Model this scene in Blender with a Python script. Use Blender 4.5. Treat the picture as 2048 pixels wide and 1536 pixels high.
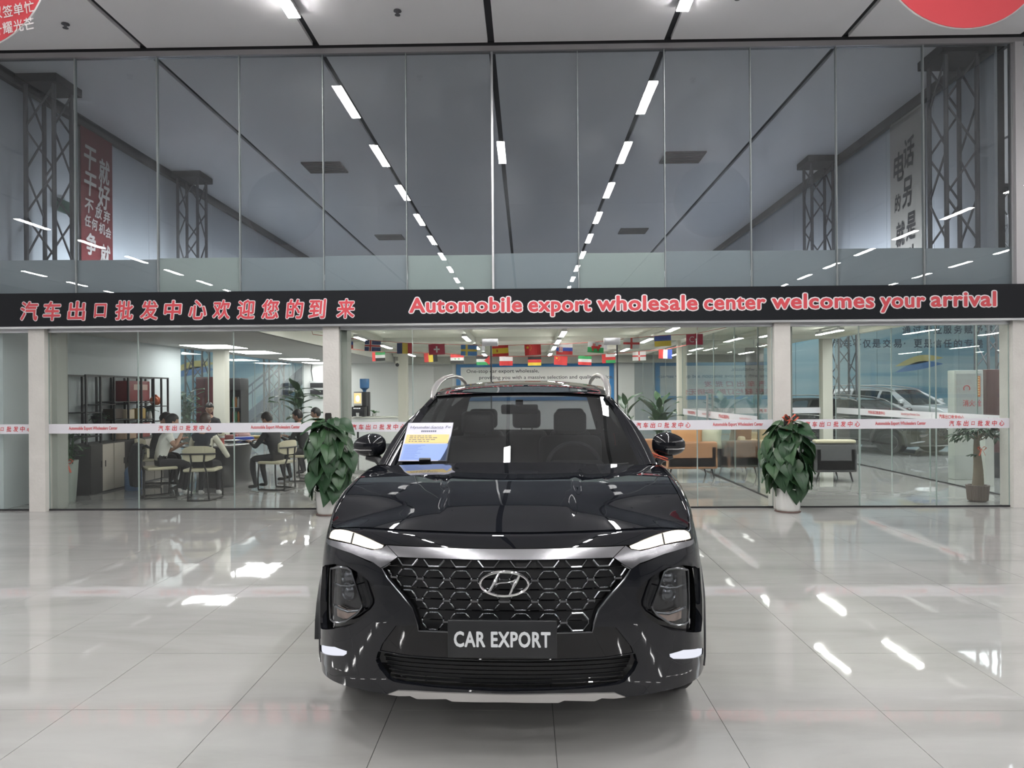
import bpy, bmesh, math, random
import numpy as np
from mathutils import Vector, Matrix, Euler
from mathutils.geometry import delaunay_2d_cdt

for _o in list(bpy.data.objects):
    bpy.data.objects.remove(_o)
SC = bpy.context.scene
COL = SC.collection
PI = math.pi
R = math.radians
random.seed(11)

# ------------------------------------------------------------------ camera
FPX, CX, HORIZ, CAM_H = 1480.0, 1024.0, 785.0, 1.57
YAW, ROLL = R(1.1), R(-0.40)
cam_data = bpy.data.cameras.new('camera')
cam = bpy.data.objects.new('camera', cam_data)
COL.objects.link(cam)
cam_data.sensor_width = 36.0
cam_data.lens = FPX / 2048.0 * 36.0
cam_data.shift_y = (HORIZ - 768.0) / 2048.0
cam_data.clip_start = 0.05
cam_data.clip_end = 200
CAM_ROT = Matrix.Rotation(YAW, 3, 'Z') @ Matrix.Rotation(PI / 2, 3, 'X') @ Matrix.Rotation(ROLL, 3, 'Z')
cam.matrix_world = Matrix.Translation((0, 0, CAM_H)) @ CAM_ROT.to_4x4()
SC.camera = cam

# ------------------------------------------------------------------ world, exposure
SC.view_settings.view_transform = 'Standard'
SC.view_settings.look = 'None'
SC.view_settings.gamma = 1.0
SC.view_settings.use_curve_mapping = False
SC.view_settings.exposure = 0.0
W = bpy.data.worlds.new('world')
SC.world = W
W.use_nodes = True
W.node_tree.nodes['Background'].inputs[0].default_value = (0.55, 0.62, 0.70, 1)
W.node_tree.nodes['Background'].inputs[1].default_value = 0.25
SC.cycles.max_bounces = 10
SC.cycles.diffuse_bounces = 4
SC.cycles.glossy_bounces = 5
SC.cycles.transmission_bounces = 6
SC.cycles.transparent_max_bounces = 40
SC.cycles.caustics_reflective = False
SC.cycles.caustics_refractive = False
SC.cycles.sample_clamp_indirect = 6.0
SC.cycles.use_denoising = True
LAMP = 135.0      # strength of the ceiling battens
PANELLAMP = 13.0  # strength of the office panel lights


def area_light(name, loc, size, energy, color=(1, 1, 1), aim=(0, 0, -1), spread=math.pi):
    ld = bpy.data.lights.new(name, 'AREA')
    ld.shape = 'RECTANGLE'
    ld.size, ld.size_y = size
    ld.energy = energy
    ld.color = color
    ld.spread = spread
    lo = bpy.data.objects.new(name, ld)
    COL.objects.link(lo)
    lo.location = loc
    lo.rotation_euler = Vector(aim).to_track_quat('-Z', 'Y').to_euler()
    return lo


# unseen area lights added above the office roof to brighten the upper side walls
area_light('mezzanine_wash_left', (-6.0, 17.5, 3.15), (12.0, 0.4), 220, (0.88, 0.95, 1.0), (-0.95, 0, 0.18), R(105))
area_light('mezzanine_wash_right', (5.0, 17.5, 3.15), (12.0, 0.4), 200, (0.88, 0.93, 1.0), (0.95, 0, 0.18), R(105))
# the side halls beyond the office
area_light('side_hall_light_right', (11.5, 15.5, 5.6), (6, 10), 1100, (0.93, 0.97, 1.0))
area_light('side_hall_light_left', (-12.5, 17.0, 5.6), (6, 10), 800, (0.93, 0.97, 1.0))
area_light('back_hall_light', (0, 25.6, 5.6), (22, 1.5), 520, (0.93, 0.97, 1.0))


def at(px, py, Y):
    """world point seen at photograph pixel (px, py) on the vertical plane y = Y"""
    d = CAM_ROT @ Vector(((px - CX) / FPX, -(py - HORIZ) / FPX, -1.0))
    t = Y / d.y
    return Vector((0, 0, CAM_H)) + d * t


def floor_at(px, py):
    d = CAM_ROT @ Vector(((px - CX) / FPX, -(py - HORIZ) / FPX, -1.0))
    t = -CAM_H / d.z
    return Vector((0, 0, CAM_H)) + d * t


# ------------------------------------------------------------------ materials
MATS = {}


def mat(name, color=(0.5, 0.5, 0.5), rough=0.5, metal=0.0, coat=0.0, emit=None, estr=0.0, ior=1.5,
        noise=None, bump=None, sheen=0.0, coat_rough=0.02, spec=0.5):
    """noise = (scale, amount, detail); bump = (scale, strength)"""
    if name in MATS:
        return MATS[name]
    m = bpy.data.materials.new(name)
    m.use_nodes = True
    nt = m.node_tree
    b = nt.nodes['Principled BSDF']
    b.inputs['Base Color'].default_value = (*color, 1)
    b.inputs['Roughness'].default_value = rough
    b.inputs['Metallic'].default_value = metal
    b.inputs['Coat Weight'].default_value = coat
    b.inputs['Coat Roughness'].default_value = coat_rough
    b.inputs['IOR'].default_value = ior
    b.inputs['Specular IOR Level'].default_value = spec
    if sheen:
        b.inputs['Sheen Weight'].default_value = sheen
    if emit:
        b.inputs['Emission Color'].default_value = (*emit, 1)
        b.inputs['Emission Strength'].default_value = estr
    if noise or bump:
        tc = nt.nodes.new('ShaderNodeTexCoord')
    if noise:
        n = nt.nodes.new('ShaderNodeTexNoise')
        n.inputs['Scale'].default_value = noise[0]
        n.inputs['Detail'].default_value = noise[2] if len(noise) > 2 else 4
        nt.links.new(tc.outputs['Object'], n.inputs['Vector'])
        mx = nt.nodes.new('ShaderNodeMix')
        mx.data_type = 'RGBA'
        a = noise[1]
        mx.inputs['A'].default_value = (*[max(0, c * (1 - a)) for c in color], 1)
        mx.inputs['B'].default_value = (*[min(1, c * (1 + a)) for c in color], 1)
        nt.links.new(n.outputs['Fac'], mx.inputs['Factor'])
        nt.links.new(mx.outputs['Result'], b.inputs['Base Color'])
    if bump:
        n2 = nt.nodes.new('ShaderNodeTexNoise')
        n2.inputs['Scale'].default_value = bump[0]
        n2.inputs['Detail'].default_value = 3
        nt.links.new(tc.outputs['Object'], n2.inputs['Vector'])
        bp = nt.nodes.new('ShaderNodeBump')
        bp.inputs['Strength'].default_value = bump[1]
        bp.inputs['Distance'].default_value = 0.02
        nt.links.new(n2.outputs['Fac'], bp.inputs['Height'])
        nt.links.new(bp.outputs['Normal'], b.inputs['Normal'])
    MATS[name] = m
    return m


def glass_mat(name, tint=(0.93, 0.97, 0.95), f0=0.04, rough=0.0, dirt_haze=0.0):
    """thin architectural glass: Schlick reflection over straight transmission"""
    m = bpy.data.materials.new(name)
    m.use_nodes = True
    nt = m.node_tree
    nt.nodes.clear()
    out = nt.nodes.new('ShaderNodeOutputMaterial')
    tr = nt.nodes.new('ShaderNodeBsdfTransparent')
    tr.inputs[0].default_value = (*tint, 1)
    gl = nt.nodes.new('ShaderNodeBsdfGlossy')
    gl.inputs['Roughness'].default_value = rough
    lw = nt.nodes.new('ShaderNodeLayerWeight')
    lw.inputs['Blend'].default_value = 0.5
    pw = nt.nodes.new('ShaderNodeMath')
    pw.operation = 'POWER'
    pw.inputs[1].default_value = 5.0
    ma = nt.nodes.new('ShaderNodeMath')
    ma.operation = 'MULTIPLY_ADD'
    ma.inputs[1].default_value = 1 - f0
    ma.inputs[2].default_value = f0
    mix = nt.nodes.new('ShaderNodeMixShader')
    nt.links.new(lw.outputs['Facing'], pw.inputs[0])
    nt.links.new(pw.outputs[0], ma.inputs[0])
    nt.links.new(ma.outputs[0], mix.inputs[0])
    last = tr.outputs[0]
    if dirt_haze:
        df = nt.nodes.new('ShaderNodeBsdfDiffuse')
        df.inputs[0].default_value = (0.75, 0.78, 0.8, 1)
        tc = nt.nodes.new('ShaderNodeTexCoord')
        ns = nt.nodes.new('ShaderNodeTexNoise')
        ns.inputs['Scale'].default_value = 1.3
        ns.inputs['Detail'].default_value = 6
        rmp = nt.nodes.new('ShaderNodeMapRange')
        rmp.inputs['From Min'].default_value = 0.45
        rmp.inputs['From Max'].default_value = 0.8
        rmp.inputs['To Min'].default_value = dirt_haze * 0.25
        rmp.inputs['To Max'].default_value = dirt_haze
        nt.links.new(tc.outputs['Object'], ns.inputs['Vector'])
        nt.links.new(ns.outputs['Fac'], rmp.inputs['Value'])
        m2 = nt.nodes.new('ShaderNodeMixShader')
        nt.links.new(rmp.outputs[0], m2.inputs[0])
        nt.links.new(last, m2.inputs[1])
        nt.links.new(df.outputs[0], m2.inputs[2])
        last = m2.outputs[0]
    nt.links.new(last, mix.inputs[1])
    nt.links.new(gl.outputs[0], mix.inputs[2])
    nt.links.new(mix.outputs[0], out.inputs[0])
    MATS[name] = m
    return m


def emis(name, color, strength):
    m = bpy.data.materials.new(name)
    m.use_nodes = True
    nt = m.node_tree
    nt.nodes.clear()
    out = nt.nodes.new('ShaderNodeOutputMaterial')
    e = nt.nodes.new('ShaderNodeEmission')
    e.inputs[0].default_value = (*color, 1)
    e.inputs[1].default_value = strength
    nt.links.new(e.outputs[0], out.inputs[0])
    MATS[name] = m
    return m


# ------------------------------------------------------------------ mesh helpers
class MB:
    """collects shapes, then builds ONE mesh object"""

    def __init__(self):
        self.v, self.f, self.fm, self.fs = [], [], [], []

    def add(self, verts, faces, m=0, smooth=False, M=None):
        b = len(self.v)
        for p in verts:
            p = Vector(p)
            self.v.append(M @ p if M is not None else p)
        for f in faces:
            self.f.append([b + i for i in f])
            self.fm.append(m)
            self.fs.append(smooth)
        return self

    def box(self, x0, x1, y0, y1, z0, z1, m=0, M=None):
        v = [(x0, y0, z0), (x1, y0, z0), (x1, y1, z0), (x0, y1, z0), (x0, y0, z1), (x1, y0, z1), (x1, y1, z1), (x0, y1, z1)]
        f = [(0, 3, 2, 1), (4, 5, 6, 7), (0, 1, 5, 4), (1, 2, 6, 5), (2, 3, 7, 6), (3, 0, 4, 7)]
        return self.add(v, f, m, False, M)

    def rbox(self, x0, x1, y0, y1, z0, z1, r=0.02, seg=3, m=0, M=None):
        """rounded box"""
        bm = bmesh.new()
        bmesh.ops.create_cube(bm, size=1)
        for v in bm.verts:
            v.co = Vector(((x0 + x1) / 2 + v.co.x * (x1 - x0), (y0 + y1) / 2 + v.co.y * (y1 - y0), (z0 + z1) / 2 + v.co.z * (z1 - z0)))
        bmesh.ops.bevel(bm, geom=list(bm.edges), offset=r, segments=seg, profile=0.5, affect='EDGES')
        bm.verts.index_update()
        self.add([v.co.copy() for v in bm.verts], [[v.index for v in f.verts] for f in bm.faces], m, True, M)
        bm.free()
        return self

    def bar(self, a, b, w, h=None, m=0):
        """square bar from a to b"""
        a, b = Vector(a), Vector(b)
        h = h or w
        d = (b - a)
        L = d.length
        q = d.to_track_quat('Z', 'Y').to_matrix().to_4x4()
        M = Matrix.Translation(a) @ q
        return self.box(-w / 2, w / 2, -h / 2, h / 2, 0, L, m, M)

    def tube(self, pts, rad, n=8, m=0, cap=True, flat=1.0):
        pts = [Vector(p) for p in pts]
        k = len(pts)
        rads = rad if isinstance(rad, (list, tuple)) else [rad] * k
        vs, fs = [], []
        up = None
        for i, p in enumerate(pts):
            t = (pts[min(i + 1, k - 1)] - pts[max(i - 1, 0)]).normalized()
            if up is None:
                up = Vector((0, 0, 1)) if abs(t.z) < 0.95 else Vector((0, 1, 0))
            s = t.cross(up).normalized()
            up = s.cross(t).normalized()
            for j in range(n):
                a = 2 * PI * j / n
                vs.append(p + (s * math.cos(a) + up * math.sin(a) * flat) * rads[i])
        for i in range(k - 1):
            for j in range(n):
                fs.append((i * n + j, i * n + (j + 1) % n, (i + 1) * n + (j + 1) % n, (i + 1) * n + j))
        if cap:
            fs.append(tuple(range(n - 1, -1, -1)))
            fs.append(tuple((k - 1) * n + j for j in range(n)))
        return self.add(vs, fs, m, True)

    def lathe(self, prof, n=24, m=0, M=None, sx=1.0, sy=1.0):
        """prof = [(r, z)...] turned about z"""
        vs, fs = [], []
        k = len(prof)
        for r, z in prof:
            for j in range(n):
                a = 2 * PI * j / n
                vs.append((r * math.cos(a) * sx, r * math.sin(a) * sy, z))
        for i in range(k - 1):
            for j in range(n):
                fs.append((i * n + j, i * n + (j + 1) % n, (i + 1) * n + (j + 1) % n, (i + 1) * n + j))
        fs.append(tuple(range(n - 1, -1, -1)))
        fs.append(tuple((k - 1) * n + j for j in range(n)))
        return self.add(vs, fs, m, True, M)

    def prism(self, poly, d, m=0, M=None):
        """poly in x,z extruded from y=0 to y=d"""
        n = len(poly)
        vs = [(x, 0, z) for x, z in poly] + [(x, d, z) for x, z in poly]
        fs = [tuple(range(n)), tuple(range(2 * n - 1, n - 1, -1))]
        for i in range(n):
            j = (i + 1) % n
            fs.append((i, i + n, j + n, j))
        return self.add(vs, fs, m, False, M)

    def ball(self, c, r, m=0, seg=12, M=None):
        rx, ry, rz = r if isinstance(r, (tuple, list)) else (r, r, r)
        prof = []
        vs, fs = [], []
        ring = seg // 2 + 1
        for i in range(ring + 1):
            th = PI * i / ring
            for j in range(seg):
                a = 2 * PI * j / seg
                vs.append((c[0] + rx * math.sin(th) * math.cos(a), c[1] + ry * math.sin(th) * math.sin(a), c[2] + rz * math.cos(th)))
        for i in range(ring):
            for j in range(seg):
                fs.append((i * seg + j, (i + 1) * seg + j, (i + 1) * seg + (j + 1) % seg, i * seg + (j + 1) % seg))
        return self.add(vs, fs, m, True, M)

    def mesh(self, name, mats):
        me = bpy.data.meshes.new(name)
        me.from_pydata([tuple(v) for v in self.v], [], self.f)
        for mm in (mats if isinstance(mats, (list, tuple)) else [mats]):
            me.materials.append(mm)
        me.polygons.foreach_set('material_index', self.fm)
        me.polygons.foreach_set('use_smooth', self.fs)
        if any(self.fs):
            # keep creases between parts of a mesh sharper than 40 degrees
            bm = bmesh.new()
            bm.from_mesh(me)
            bmesh.ops.remove_doubles(bm, verts=bm.verts, dist=1e-6)
            for e in bm.edges:
                if len(e.link_faces) == 2 and e.calc_face_angle(0) > R(42):
                    e.smooth = False
            bm.to_mesh(me)
            bm.free()
        me.update()
        return me

    def build(self, name, mats, parent=None, loc=None, **kw):
        return link(name, self.mesh(name, mats), parent, loc, **kw)


def link(name, data, parent=None, loc=None, rot=None, **kw):
    o = bpy.data.objects.new(name, data)
    COL.objects.link(o)
    if parent is not None:
        o.parent = parent
    if loc is not None:
        o.location = loc
    if rot is not None:
        o.rotation_euler = rot
    for k, v in kw.items():
        o[k] = v
    return o


def thing(name, label, cat, loc=(0, 0, 0), rz=0.0, group=None):
    o = link(name, None, None, loc, (0, 0, rz), label=label, category=cat)
    if group:
        o['group'] = group
    return o


def tag(o, label, cat, group=None):
    o['label'] = label
    o['category'] = cat
    if group:
        o['group'] = group
    return o


def struct(o):
    o['kind'] = 'structure'
    return o


def kids(o):
    return [c for c in bpy.data.objects if c.parent == o]


def copy_tree(o, childmap=None, parent=None):
    c = o.copy()
    COL.objects.link(c)
    if parent is not None:
        c.parent = parent
    for ch in (childmap or CH(o)).get(o.name, []):
        copy_tree(ch, childmap or CH(o), c)
    return c


def CH(o):
    d = {}
    for c in bpy.data.objects:
        if c.parent is not None:
            d.setdefault(c.parent.name, []).append(c)
    return d


_TXT = {}


def text_mesh(body, size=1.0, bold=0.0, extrude=0.002, spacing=1.0, align='CENTER', shear=0.0, res=3):
    key = (body, size, bold, extrude, spacing, align, shear)
    if key in _TXT:
        return _TXT[key]
    c = bpy.data.curves.new('lettering', 'FONT')
    c.body = body
    c.size = size
    c.offset = bold
    c.extrude = extrude
    c.space_character = spacing
    c.align_x = align
    c.shear = shear
    c.resolution_u = res
    o = bpy.data.objects.new('lettering', c)
    COL.objects.link(o)
    dg = bpy.context.evaluated_depsgraph_get()
    me = bpy.data.meshes.new_from_object(o.evaluated_get(dg), depsgraph=dg)
    bpy.data.objects.remove(o)
    bpy.data.curves.remove(c)
    _TXT[key] = me
    return me


def thicken(me0, r, n=10):
    """flat glyphs made bolder by r: copies shifted round a circle, joined"""
    if r <= 0:
        return me0.copy()
    co = np.empty(len(me0.vertices) * 3)
    me0.vertices.foreach_get('co', co)
    co = co.reshape(-1, 3)
    co[:, 2] = 0
    F = [tuple(p.vertices) for p in me0.polygons]
    V, FF = [], []
    for k in range(n + 1):
        a = 2 * PI * k / n
        d = np.array([r * math.cos(a), r * math.sin(a), 0]) if k < n else np.zeros(3)
        b = len(V) * len(co)
        V.append(co + d + np.array([0, 0, k * 7e-5]))
        FF += [tuple(i + b for i in f) for f in F]
    me = bpy.data.meshes.new('lettering')
    me.from_pydata([tuple(p) for p in np.concatenate(V)], [], FF)
    return me


def text_fit(name, body, m, parent, M, w, h, bold=0.0, shear=0.0, ext=0.002, spacing=1.0):
    """lettering that fills w x h, centred, facing -y of matrix M (x right, z up)"""
    me = thicken(text_mesh(body, 1.0, 0.0, 0.0, spacing, 'CENTER', shear), bold, 8 if bold > .015 else 4)
    co = np.empty(len(me.vertices) * 3)
    me.vertices.foreach_get('co', co)
    co = co.reshape(-1, 3)
    if bold <= 0:
        co[:, 2] = 0
    lo, hi = co.min(0), co.max(0)
    sx = w / (hi[0] - lo[0])
    sz = h / (hi[1] - lo[1])
    c2 = np.empty_like(co)
    c2[:, 0] = (co[:, 0] - (lo[0] + hi[0]) / 2) * sx
    c2[:, 2] = (co[:, 1] - (lo[1] + hi[1]) / 2) * sz
    c2[:, 1] = -ext - co[:, 2]
    me.vertices.foreach_set('co', c2.ravel())
    me.materials.clear()
    me.materials.append(m)
    me.update()
    o = link(name, me, parent)
    o.matrix_local = M
    return o


def rotM(loc, rz=0.0, rx=0.0, ry=0.0):
    return Matrix.Translation(loc) @ Matrix.Rotation(rz, 4, 'Z') @ Matrix.Rotation(rx, 4, 'X') @ Matrix.Rotation(ry, 4, 'Y')
# ------------------------------------------------------------------ car surface (local: x across, y back, z up)
_PLAN = [(0, 0), (.2, .006), (.4, .032), (.55, .072), (.68, .13), (.785, .205), (.862, .305), (.910, .43), (.932, .58), (.941, .76), (.945, 1.0),
         (.945, 1.4), (.946, 2.0), (.945, 2.8), (.940, 3.4), (.925, 3.95), (.885, 4.35), (.80, 4.58), (.65, 4.70), (.4, 4.755), (0, 4.77)]


def _dense(pts, n=24):
    P = np.array(pts, float)
    out = []
    for i in range(len(P) - 1):
        p0 = P[i - 1] if i > 0 else np.array([-P[1][0], P[1][1]])
        p1, p2 = P[i], P[i + 1]
        p3 = P[i + 2] if i + 2 < len(P) else np.array([-P[-2][0], P[-2][1]])
        d1, d2, d3 = (np.linalg.norm(p1 - p0) ** .5, np.linalg.norm(p2 - p1) ** .5, np.linalg.norm(p3 - p2) ** .5)
        for k in range(n):
            t = k / n
            # centripetal catmull-rom
            t0, t1 = 0, d1
            t2 = t1 + d2
            t3 = t2 + d3
            tt = t1 + (t2 - t1) * t
            A1 = (t1 - tt) / (t1 - t0) * p0 + (tt - t0) / (t1 - t0) * p1
            A2 = (t2 - tt) / (t2 - t1) * p1 + (tt - t1) / (t2 - t1) * p2
            A3 = (t3 - tt) / (t3 - t2) * p2 + (tt - t2) / (t3 - t2) * p3
            B1 = (t2 - tt) / (t2 - t0) * A1 + (tt - t0) / (t2 - t0) * A2
            B2 = (t3 - tt) / (t3 - t1) * A2 + (tt - t1) / (t3 - t1) * A3
            out.append((t2 - tt) / (t2 - t1) * B1 + (tt - t1) / (t2 - t1) * B2)
    out.append(P[-1])
    return np.array(out)


PLAN = _dense(_PLAN)
_seg = np.linalg.norm(np.diff(PLAN, axis=0), axis=1)
SARC = np.concatenate([[0], np.cumsum(_seg)])
SMAX = SARC[-1]


def plan(s):
    a = np.abs(s)
    x = np.interp(a, SARC, PLAN[:, 0])
    y = np.interp(a, SARC, PLAN[:, 1])
    e = 0.02
    x1 = np.interp(np.minimum(a + e, SMAX), SARC, PLAN[:, 0]); y1 = np.interp(np.minimum(a + e, SMAX), SARC, PLAN[:, 1])
    x0 = np.where(a - e < 0, -np.interp(np.abs(a - e), SARC, PLAN[:, 0]), np.interp(np.maximum(a - e, 0), SARC, PLAN[:, 0]))
    y0 = np.interp(np.abs(a - e), SARC, PLAN[:, 1])
    tx, ty = x1 - x0, y1 - y0
    l = np.sqrt(tx * tx + ty * ty) + 1e-9
    nx, ny = ty / l, -tx / l
    sg = np.where(s < 0, -1.0, 1.0)
    return x * sg, y, nx * sg, ny


def s_of_y(y):
    """arc position on the flank at local y"""
    return float(np.interp(y, PLAN[:, 1], SARC))


def sst(a, b, x):
    t = np.clip((x - a) / (b - a), 0, 1)
    return t * t * (3 - 2 * t)


def smooth_table(xs, ys, w):
    g = np.linspace(-1, 6, 1401)
    v = np.interp(g, xs, ys)
    # linear extension before the first knot keeps the slope at the nose
    m = (ys[1] - ys[0]) / (xs[1] - xs[0])
    v = np.where(g < xs[0], ys[0] + m * (g - xs[0]), v)
    k = np.hanning(int(w / .005) | 1)
    k /= k.sum()
    for _ in range(2):
        v = np.convolve(np.pad(v, len(k) // 2, mode='edge'), k, 'valid')
    return g, v


_ZA = smooth_table([.10, .22, .35, .50, .70, .95, 1.25, 1.5, 2.0, 3.0, 4.0, 4.5, 4.8], [.968, 1.016, 1.051, 1.080, 1.108, 1.134, 1.156, 1.162, 1.165, 1.185, 1.21, 1.20, 1.17], .16)
_ZC = smooth_table([0, .1, .36, .45, .56, .70, .85, 1.1, 1.4, 2.0, 4.8], [.05, .07, .102, .064, .028, .012, .008, .012, .020, .014, .01], .12)


def ztop(y, x):
    a = np.interp(y, *_ZA)
    c = np.interp(y, *_ZC)
    ridge = .008 * (1 - sst(.365, .405, np.abs(x) + .10 * (1.2 - np.clip(y, 0, 1.2)))) * sst(.1, .35, y) * (1 - sst(1.35, 1.5, y))
    return a - c * (np.abs(x) / .8) ** 2.8 + ridge


def z_bot(s):
    y = np.interp(np.abs(s), SARC, PLAN[:, 1])
    return np.interp(y, [0, .3, .6, 1.2, 3.9, 4.5, 4.77], [.285, .275, .26, .25, .25, .28, .30])


INSET = 0.115


def surf(s, v, off=0.0):
    """outer skin: s = arc along the plan, v = 0 (sill) .. 1 (shoulder edge)"""
    s = np.asarray(s, float)
    v = np.asarray(v, float)
    x, y, nx, ny = plan(s)
    ins_tot = INSET * (.78 + .22 * sst(.45, .8, y) - .40 * np.exp(-((y - .34) / .13) ** 2)) * (1 - .35 * sst(1.2, 1.9, y))
    tx, ty = x - nx * ins_tot, y - ny * ins_tot
    zt = ztop(ty, tx)
    zb = z_bot(s)
    zr = zt - .13
    vr = 0.82
    lin = zb + (zr - zb) * np.minimum(v, vr) / vr
    ang = np.clip((v - vr) / (1 - vr), 0, 1) * PI / 2
    z = lin + (zt - zr) * np.sin(ang)
    front = 1 - sst(.5, 1.3, y)
    rear = sst(3.9, 4.5, y)
    lo = np.interp(z, [.2, .33, .45, .60, .75, .85, .95], [.012, .0, .0, .0, .01, .022, .04])
    side = np.interp(z, [.2, .35, .5, .7, .82, .9, 1.0], [.022, .008, .004, .0, .004, .018, .025])
    ins = lo * front + side * (1 - front)
    ins = ins + (ins_tot - np.interp(zt, [0, 2], [.03, .03]) * 1.0) * (1 - np.cos(ang)) * 1.0
    # sculpted shoulder line along the doors and a scooped front corner
    ins = ins + .012 * np.exp(-((z - .60) / .07) ** 2) * sst(1.3, 1.7, y) * (1 - sst(3.1, 3.4, y))
    # wheel arch lips swell
    for wy in (.93, 3.70):
        r = np.sqrt((y - wy) ** 2 + (z - .37) ** 2)
        ins = ins - .006 * np.exp(-((r - .45) / .06) ** 2) * (z < 1.0)
    d = off - ins
    return np.stack([x + nx * d, y + ny * d, z + 0 * x], -1)


def v_of_z(s, z):
    lo, hi = 0.0, 1.0
    for _ in range(40):
        m = (lo + hi) / 2
        if surf(s, m)[..., 2] < z:
            lo = m
        else:
            hi = m
    return (lo + hi) / 2
# ------------------------------------------------------------------ car builder
def inpoly(P, poly):
    x, y = P[:, 0], P[:, 1]
    q = np.asarray(poly)
    res = np.zeros(len(P), bool)
    j = len(q) - 1
    for i in range(len(q)):
        xi, yi, xj, yj = q[i][0], q[i][1], q[j][0], q[j][1]
        c = ((yi > y) != (yj > y)) & (x < (xj - xi) * (y - yi) / ((yj - yi) + 1e-12) + xi)
        res ^= c
        j = i
    return res


def resample(poly, h):
    out = []
    n = len(poly)
    for i in range(n):
        a, b = np.array(poly[i], float), np.array(poly[(i + 1) % n], float)
        k = max(1, int(math.ceil(np.linalg.norm(b - a) / h)))
        for j in range(k):
            out.append(a + (b - a) * j / k)
    return out


def piece_mesh(name, fn, outer, holes, h, off, depth, mats, sc=(1, 1), flip=False):
    """shell over fn(a, b, offset): CDT of the outline, walls going `depth` inwards; analytic normals"""
    sx, sy = sc
    S = lambda pl: [(p[0] * sx, p[1] * sy) for p in pl]
    loops = [resample(S(outer), h)] + [resample(S(hh), h) for hh in holes]
    pts, edges = [], []
    for lp in loops:
        b = len(pts)
        pts += [tuple(p) for p in lp]
        edges += [(b + i, b + (i + 1) % len(lp)) for i in range(len(lp))]
    A = np.array(pts)
    lo, hi = A.min(0), A.max(0)
    gx = np.arange(lo[0] + h / 2, hi[0], h)
    gy = np.arange(lo[1] + h / 2, hi[1], h)
    if len(gx) and len(gy):
        G = np.stack(np.meshgrid(gx, gy), -1).reshape(-1, 2)
        keep = inpoly(G, loops[0])
        for lp in loops[1:]:
            keep &= ~inpoly(G, lp)
        G = G[keep]
        if len(G):
            # distance to outline points
            ok = np.ones(len(G), bool)
            for i in range(0, len(A), 200):
                d = np.sqrt(((G[:, None, :] - A[None, i:i + 200, :]) ** 2).sum(-1)).min(1)
                ok &= d > h * .5
            G = G[ok]
            pts += [tuple(g) for g in G]
    vv, ee, ff, *_r = delaunay_2d_cdt([Vector(p) for p in pts], edges, [], 0, 1e-7)
    V2 = np.array([(v.x, v.y) for v in vv])
    cen = np.array([V2[list(f)].mean(0) for f in ff])
    keep = inpoly(cen, loops[0])
    for lp in loops[1:]:
        keep &= ~inpoly(cen, lp)
    F = [tuple(f) for f, k in zip(ff, keep) if k]
    a, b = V2[:, 0] / sx, V2[:, 1] / sy
    P = fn(a, b, off)
    e = 0.004
    Pa = fn(a + e, b, off) - fn(a - e, b, off)
    Pb = fn(a, b + e, off) - fn(a, b - e, off)
    N = np.cross(Pa, Pb)
    ln = np.linalg.norm(N, axis=1, keepdims=True)
    N = N / np.maximum(ln, 1e-9)
    if flip:
        N = -N
    # orient faces with the normals
    F2 = []
    for f in F:
        q = np.cross(P[f[1]] - P[f[0]], P[f[2]] - P[f[0]])
        F2.append(f if q @ N[f[0]] > 0 else (f[0], f[2], f[1]))
    cnt = {}
    for f in F2:
        for i in range(3):
            k = (f[i], f[(i + 1) % 3])
            cnt[k] = 1
    bnd = [k for k in cnt if (k[1], k[0]) not in cnt]
    nv = len(P)
    verts = [tuple(p) for p in P]
    norms = [tuple(n) for n in N]
    faces = list(F2)
    if depth:
        for (i, j) in bnd:
            bb = len(verts)
            pi, pj = P[i], P[j]
            qi, qj = P[i] - N[i] * depth, P[j] - N[j] * depth
            wn = np.cross(pj - pi, -N[i])
            wn = -wn / max(np.linalg.norm(wn), 1e-9)
            verts += [tuple(pi), tuple(qi), tuple(qj), tuple(pj)]
            norms += [tuple(wn)] * 4
            faces.append((bb, bb + 1, bb + 2, bb + 3))
    me = bpy.data.meshes.new(name)
    me.from_pydata(verts, [], faces)
    me.polygons.foreach_set('use_smooth', [True] * len(faces))
    me.materials.append(mats)
    me.update()
    me.normals_split_custom_set_from_vertices(norms)
    return me


def grid_mesh(name, fn, ua, va, mats, flip=False, depth=0.0):
    """smooth grid over fn(u, v) -> (x, y, z)"""
    U, V = np.meshgrid(ua, va, indexing='ij')
    P = fn(U, V)
    nu, nv = U.shape
    idx = np.arange(nu * nv).reshape(nu, nv)
    a, b, c, d = idx[:-1, :-1].ravel(), idx[1:, :-1].ravel(), idx[1:, 1:].ravel(), idx[:-1, 1:].ravel()
    F = np.stack([a, d, c, b] if flip else [a, b, c, d], -1)
    me = bpy.data.meshes.new(name)
    pts = P.reshape(-1, 3)
    me.from_pydata([tuple(p) for p in pts], [], [tuple(int(k) for k in f) for f in F])
    me.polygons.foreach_set('use_smooth', [True] * len(F))
    me.materials.append(mats)
    me.update()
    return me


SV = (1.0, 0.67)
mir = lambda pl: [(-a, b) for a, b in pl]


def sym(half):
    """half outline starting and ending on the centre line -> full outline"""
    return list(half) + [(-a, b) for a, b in reversed(half) if abs(a) > 1e-6]


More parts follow.
